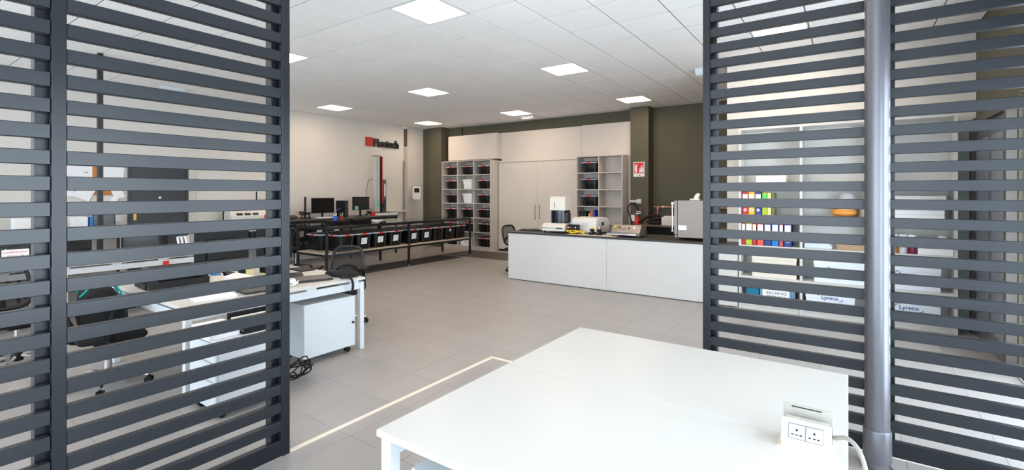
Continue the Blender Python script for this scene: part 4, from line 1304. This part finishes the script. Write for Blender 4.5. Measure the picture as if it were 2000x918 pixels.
# on the desk with the corner
D = .7405
def laptop(label, loc, rotz):
    t = thing('laptop', label, 'laptop', loc, rotz)
    part('base', box(-.18, .18, -.125, .125, .003, .017), DARKGREY, t, .004)
    part('lid', box(-.18, .18, -.125, .125, .018, .026), mat('laptop_lid', (84, 80, 78), .4), t, .004)
    for x in (-.15, .15):
        part('foot', box(x - .01, x + .01, -.1, .1, 0, .003), RUBBER, t)
laptop('closed dark laptop near the desk corner beside white cables', (-4.42, 2.80, D), R(70))
laptop('closed dark laptop by the desk edge close to the screen post', (-4.33, 2.25, D), R(84))
tangle('cable_tangle', 'white charger cable coiled on the desk beside the closed laptop', (-4.32, 2.52, D), 18, .10, .06, .006, PAPER, 12)
tangle('cable_tangle', 'black charger cable heap on the desk beside the closed laptop', (-4.55, 2.56, D), 20, .09, .05, .006, RUBBER, 14)
solo('flat_tablet', box(-.09, .09, -.15, .15, 0, .012), BLACK, 'flat black tablet lying at the far side of the desk top', 'tablet', loc=(-5.10, 3.11, D), rotz=R(84), bevel=.004)
solo('flat_tablet', box(-.13, .13, -.17, .17, 0, .012), BLACK, 'flat black tablet lying in the middle of the desk top', 'tablet', loc=(-4.80, 2.79, D), rotz=R(62), bevel=.004)
pch = thing('zip_case', 'black zip case at the far corner of the white desk', 'case', (-4.37, 3.115, D), R(4))
part('body', MB().prism([(-.16, 0), (.17, 0), (.18, .03), (.15, .055), (-.13, .06), (-.17, .03)], 'y', -.09, .09), FABRIC, pch, .015, 2, True)
part('handle', MB().tube(spline([(-.08, 0, .058), (-.04, 0, .085), (.06, 0, .085), (.1, 0, .055)], 6), .01, 8), BLACK, pch, smooth=True)
solo('hanging_cable', MB().tube(spline([(-.12, -.02, .012), (-.03, 0, .02), (.03, 0, .0), (.045, 0, -.06), (.03, .0, -.12)], 8), .012, 8), RUBBER, 'black cable end hanging over the far desk corner', 'cable', loc=(-4.10, 3.02, D + .002), smooth=True)
letter_tray('black letter tray at the near end of the white desk', (-5.32, 1.78, D), R(86), 2)
solo('black_file_box', MB().box(-.2, .2, -.13, .13, 0, .012).box(-.2, .2, -.13, -.12, .012, .11).box(-.2, .2, .12, .13, .012, .11).box(-.2, -.19, -.12, .12, .012, .11).box(.19, .2, -.12, .12, .012, .11), BLACK, 'long open black file box on the white desk', 'box', loc=(-4.95, 1.83, D), rotz=R(88), bevel=.002)
solo('paper_stack', MB().box(-.15, .15, -.105, .105, 0, .01).box(-.13, .16, -.1, .12, .01, .016), PRINTF, 'printed sheets on the desk beside the dark laptop', 'papers', loc=(-4.36, 1.86, D), rotz=R(80))
solo('paper_stack', MB().box(-.15, .15, -.105, .105, 0, .02), PAPER, 'blank white sheets at the near desk edge', 'papers', loc=(-4.66, 1.68, D), rotz=R(4))
solo('yellow_pad', box(-.05, .05, -.06, .06, 0, .05), mat('yellow_note', (238, 206, 120), .7), 'yellow note block on the white desk beside the blue tape box', 'notepad', loc=(-5.36, 2.13, D), rotz=.2, bevel=.002)
solo('blue_tape_box', box(-.07, .07, -.03, .03, 0, .03), BLUE, 'small blue tape box on the white desk', 'box', loc=(-5.27, 2.05, D), rotz=R(80), bevel=.003)
ph = thing('desk_phone', 'cream desk phone with a small display on the white desk', 'phone', (-5.12, 2.19, D), R(75))
part('body', MB().prism([(-.1, 0), (.1, 0), (.1, .07), (-.1, .025)], 'x', -.09, .09), BEIGE, ph, .005)
part('display', MB().add([(-.02, .03, .0565), (.07, .03, .0565), (.07, .08, .0675), (-.02, .08, .0675)], [(0, 1, 2, 3)]), CSK, ph)
part('handset', MB().tube(spline([(-.065, -.09, .04), (-.065, -.06, .065), (-.065, .06, .09), (-.065, .09, .08)], 5), .018, 8), BLACK, ph, smooth=True)
solo('paper_stack', MB().prism([(-.12, 0), (.12, 0), (.12, .02), (-.12, .07)], 'y', -.12, .12), PAPER, 'fanned white papers on the desk beside the cream phone', 'papers', loc=(-4.92, 2.37, D), rotz=.7)
def drop_box(label, loc, m):
    c = thing('small_carton', label, 'box', loc, .3)
    part('carton', box(-.05, .05, -.05, .05, 0, .12), m, c, .002)
    part('flap', box(-.05, .05, -.0512, -.05, .03, .09), BLACK if m is not CARD else PAPER, c)
drop_box('small beige carton with black print on the far side of the desk', (-5.12, 2.50, D), mat('sand_card', (214, 200, 150), .6))
drop_box('small colourful carton on the far side of the desk near the post', (-5.08, 2.70, D), print_mat('colour_print', (210, 210, 140), (60, 90, 170), 20, .35))
# black monitors on the desk centre
monitor('black monitor seen from behind above the cream phone', (-5.48, 2.43, D), R(-90), .54, .36, .10)
monitor('black monitor seen from behind at the far end of the white desk', (-5.48, 3.0, D), R(-90), .42, .36, .10)
# row before the dark door
solo('service_pole', MB().box(-.03, .03, -.03, .03, .74, CEIL - .002).box(-.05, .05, -.05, .05, .74, .76), SATIN, 'thin dark service pole rising from the long desk row to the ceiling', 'pole', loc=(-8.585, 2.2, .0005), bevel=.003)
monitor('black monitor on the long desk row, beside the service pole', (-8.25, 1.75, D), FRONT, .55, .34, .08)
monitor('black monitor on the long desk row, nearer the dark door', (-8.25, 2.62, D), FRONT, .55, .30, .08)
tower('black computer case on the long desk row next to the post', (-8.2, 1.20, D), FRONT, .42, .3, .30)
solo('paper_sign', box(-.115, .115, -.001, .001, 0, .15), PAPER, 'white paper sheet with red handwriting on the black computer case', 'paper', loc=(-8.036, 1.28, .80), rotz=FRONT)
psn = bpy.data.objects['paper_sign']
INKR = mat('red_ink', (190, 50, 46), .6, var=0)
text('writing', 'COMPONENT', .034, psn, INKR, (0, -.0016, .105), .0004, 0, 'CENTER')
text('writing', '50XX "M', .036, psn, INKR, (0, -.0016, .06), .0004, 0, 'CENTER')
text('writing', '0', .03, psn, INKR, (0, -.0016, .02), .0004, 0, 'CENTER')
letter_tray('black letter tray on the long desk row between the monitors', (-7.95, 2.17, D), R(90), 2)
for k, x in enumerate((-.05, 0.0, .05)):
    solo('leaning_folder', MB().prism([(-.01, 0), (.012, 0), (.05, .24), (.03, .245)], 'x', -.1, .1), PRINTF if k != 1 else PALEB, ['white leaning folder closest to the monitors on desk row', 'pale blue leaning folder in the middle on desk row', 'white leaning folder closest to the desk end'][k], 'folder', 'leaning folders on the long desk row', loc=(-7.95, 3.02 + x, D), rotz=R(150))
solo('crumpled_packet', MB().lathe((0, 0, 0), [(.05, 0), (.07, .03), (.06, .1), (.03, .13)], 10), mat('packet_print', (222, 212, 214), .4, var=.4, scale=20), 'crumpled pale packet on the desk row beside the service pole', 'packet', loc=(-7.88, 1.95, D))
bt = thing('small_bottles', 'slim glass bottle at the end of the long desk row', 'bottle', (-8.0, 3.22, D))
part('bottle', MB().lathe((0, 0, 0), [(.022, 0), (.022, .09), (.01, .12), (.01, .15)], 12), mat('brown_glass', (96, 84, 66), .15), bt, smooth=True)
part('cap', MB().cyl((0, 0, .15), (0, 0, .17), .012, n=10), PAPER, bt, smooth=True)
solo('red_tag', box(-.035, .035, -.002, .002, 0, .06), RED, 'small red tag hanging on the white desk row rail', 'tag', loc=(-7.68, 2.68, .62), rotz=FRONT)
pedestal('white pedestal under the long desk row', -8.3, -7.88, .35, .92, .567, False)
pedestal('white pedestal under the far end of the long desk row', -8.3, -7.88, 2.6, 3.15, .567, False)

# papers, board and switches on the white wall
PW = X0 + .002
def pin(name, label, y0, y1, z0, z1, m, cat, d=.003, rot=0, off=0):
    o = solo(name, box(-(y1 - y0) / 2, (y1 - y0) / 2, -d, 0, -(z1 - z0) / 2, (z1 - z0) / 2), m, label, cat, loc=(PW + off, (y0 + y1) / 2, (z0 + z1) / 2), rotz=FRONT)
    o.rotation_euler.y = rot
    return o
cork = mat('cork', (190, 124, 64), .85, var=.12, scale=40)
pin('cork_board', 'brown cork board behind pinned papers on the white wall', 2.52, 3.06, 1.57, 2.13, cork, 'board', .012)
pin('pinned_sheet', 'large printed sheet pinned farthest from the dark door', 2.10, 2.66, 1.72, 2.15, print_mat('diagram', (240, 238, 240), (150, 150, 160), 5, .38), 'paper', off=.012)
pin('pinned_sheet', 'plan sheet pinned closest to the dark door', 2.76, 3.10, 1.70, 2.15, PAPER, 'paper', off=.0125, rot=.1)
pin('pinned_sheet', 'small tilted sheet pinned below the large printed sheet', 2.45, 2.68, 1.50, 1.78, PAPER, 'paper', off=.016, rot=.45)
pin('pinned_sheet', 'low white sheet pinned below and away from the cork board', 2.08, 2.42, 1.56, 1.72, PAPER, 'paper', off=.002)
pin('pinned_sheet', 'small tilted sheet on the lower edge of the cork board', 2.93, 3.08, 1.50, 1.76, PAPER, 'paper', off=.017, rot=-.4)
pin('wall_cup', 'small white holder on the wall under the cork board', 2.92, 3.0, 1.43, 1.54, PAPER, 'holder', .06)
pin('switch_plate', 'long white switch plate on the wall beside the dark door', 2.88, 3.08, 1.09, 1.18, SOCK, 'switch', .014)
# on the bench beside the dark door
solo('paper_box', MB().box(-.17, .17, -.12, .12, 0, .2).box(-.172, .172, -.122, .122, .14, .205), PAPER, 'white paper carton on the wall bench behind the screen edge', 'box', loc=(-10.3, 1.78, WB), rotz=FRONT, bevel=.003)
monitor('small dark monitor on the wall bench beside the dark door', (-10.25, 2.68, WB), FRONT, .30, .24, .02)
solo('paper_folder_stand', MB().prism([(-.1, 0), (.1, 0), (.12, .2), (-.1, .2)], 'x', -.1, .1), PRINTF, 'white folder stand on the wall bench beside the small dark monitor', 'folders', loc=(-10.3, 2.36, WB), rotz=FRONT, bevel=.002)
solo('blue_folder', MB().prism([(-.02, 0), (.02, 0), (.03, .2), (-.01, .2)], 'y', -.1, .1), CSK, 'light blue folder leaning on the white folder stand', 'folder', loc=(-10.3, 2.50, WB), rotz=FRONT)
# measuring machines on the bench right of the dark door
ms = thing('measuring_machine', 'long white measuring machine with black slots on the wall bench', 'machine', (-10.35, 5.02, WB), FRONT)
part('body', MB().prism([(-.24, 0), (.2, 0), (.2, .34), (-.05, .34), (-.24, .12)], 'x', -.36, .36), BEIGE, ms, .008, 2)
for k in range(3):
    part('slot', MB().add([(-.26 + k * .16, -.235, .135), (-.14 + k * .16, -.235, .135), (-.14 + k * .16, -.2, .178), (-.26 + k * .16, -.2, .178)], [(0, 1, 2, 3)]), BLACK, ms)
part('probe_arm', MB().tube(spline([(-.46, -.1, .02), (-.46, -.1, .2), (-.42, -.1, .26), (-.36, -.1, .27)], 6), .016, 8), BLACK, ms, smooth=True)
part('post', MB().cyl((.25, 0, .34), (.25, 0, .62), .014, n=10), BLACK, ms, smooth=True)
part('red_knob', MB().lathe((.31, -.27, .06), [(.001, 0), (.035, .015), (.04, .04), (.025, .07), (.001, .08)], 16), RED, ms, smooth=True)
m2 = thing('lamp_magnifier', 'white instrument with a folding lamp arm on the wall bench', 'instrument', (-10.35, 5.66, WB), FRONT)
part('body', MB().prism([(-.2, 0), (.2, 0), (.2, .26), (-.1, .26), (-.2, .1)], 'x', -.17, .17), BEIGE, m2, .01, 2)
part('dial', MB().cyl((-.06, -.205, .07), (-.06, -.19, .08), .03, n=16), BLACK, m2, smooth=True)
part('lamp_arm', MB().tube([(.02, .05, .26), (-.06, .0, .52), (.06, -.06, .42)], .010, 8), DARKGREY, m2, smooth=True)
part('lamp_head', MB().cyl((.05, -.05, .43), (.1, -.1, .37), .015, .03, 12), DARKGREY, m2, smooth=True)
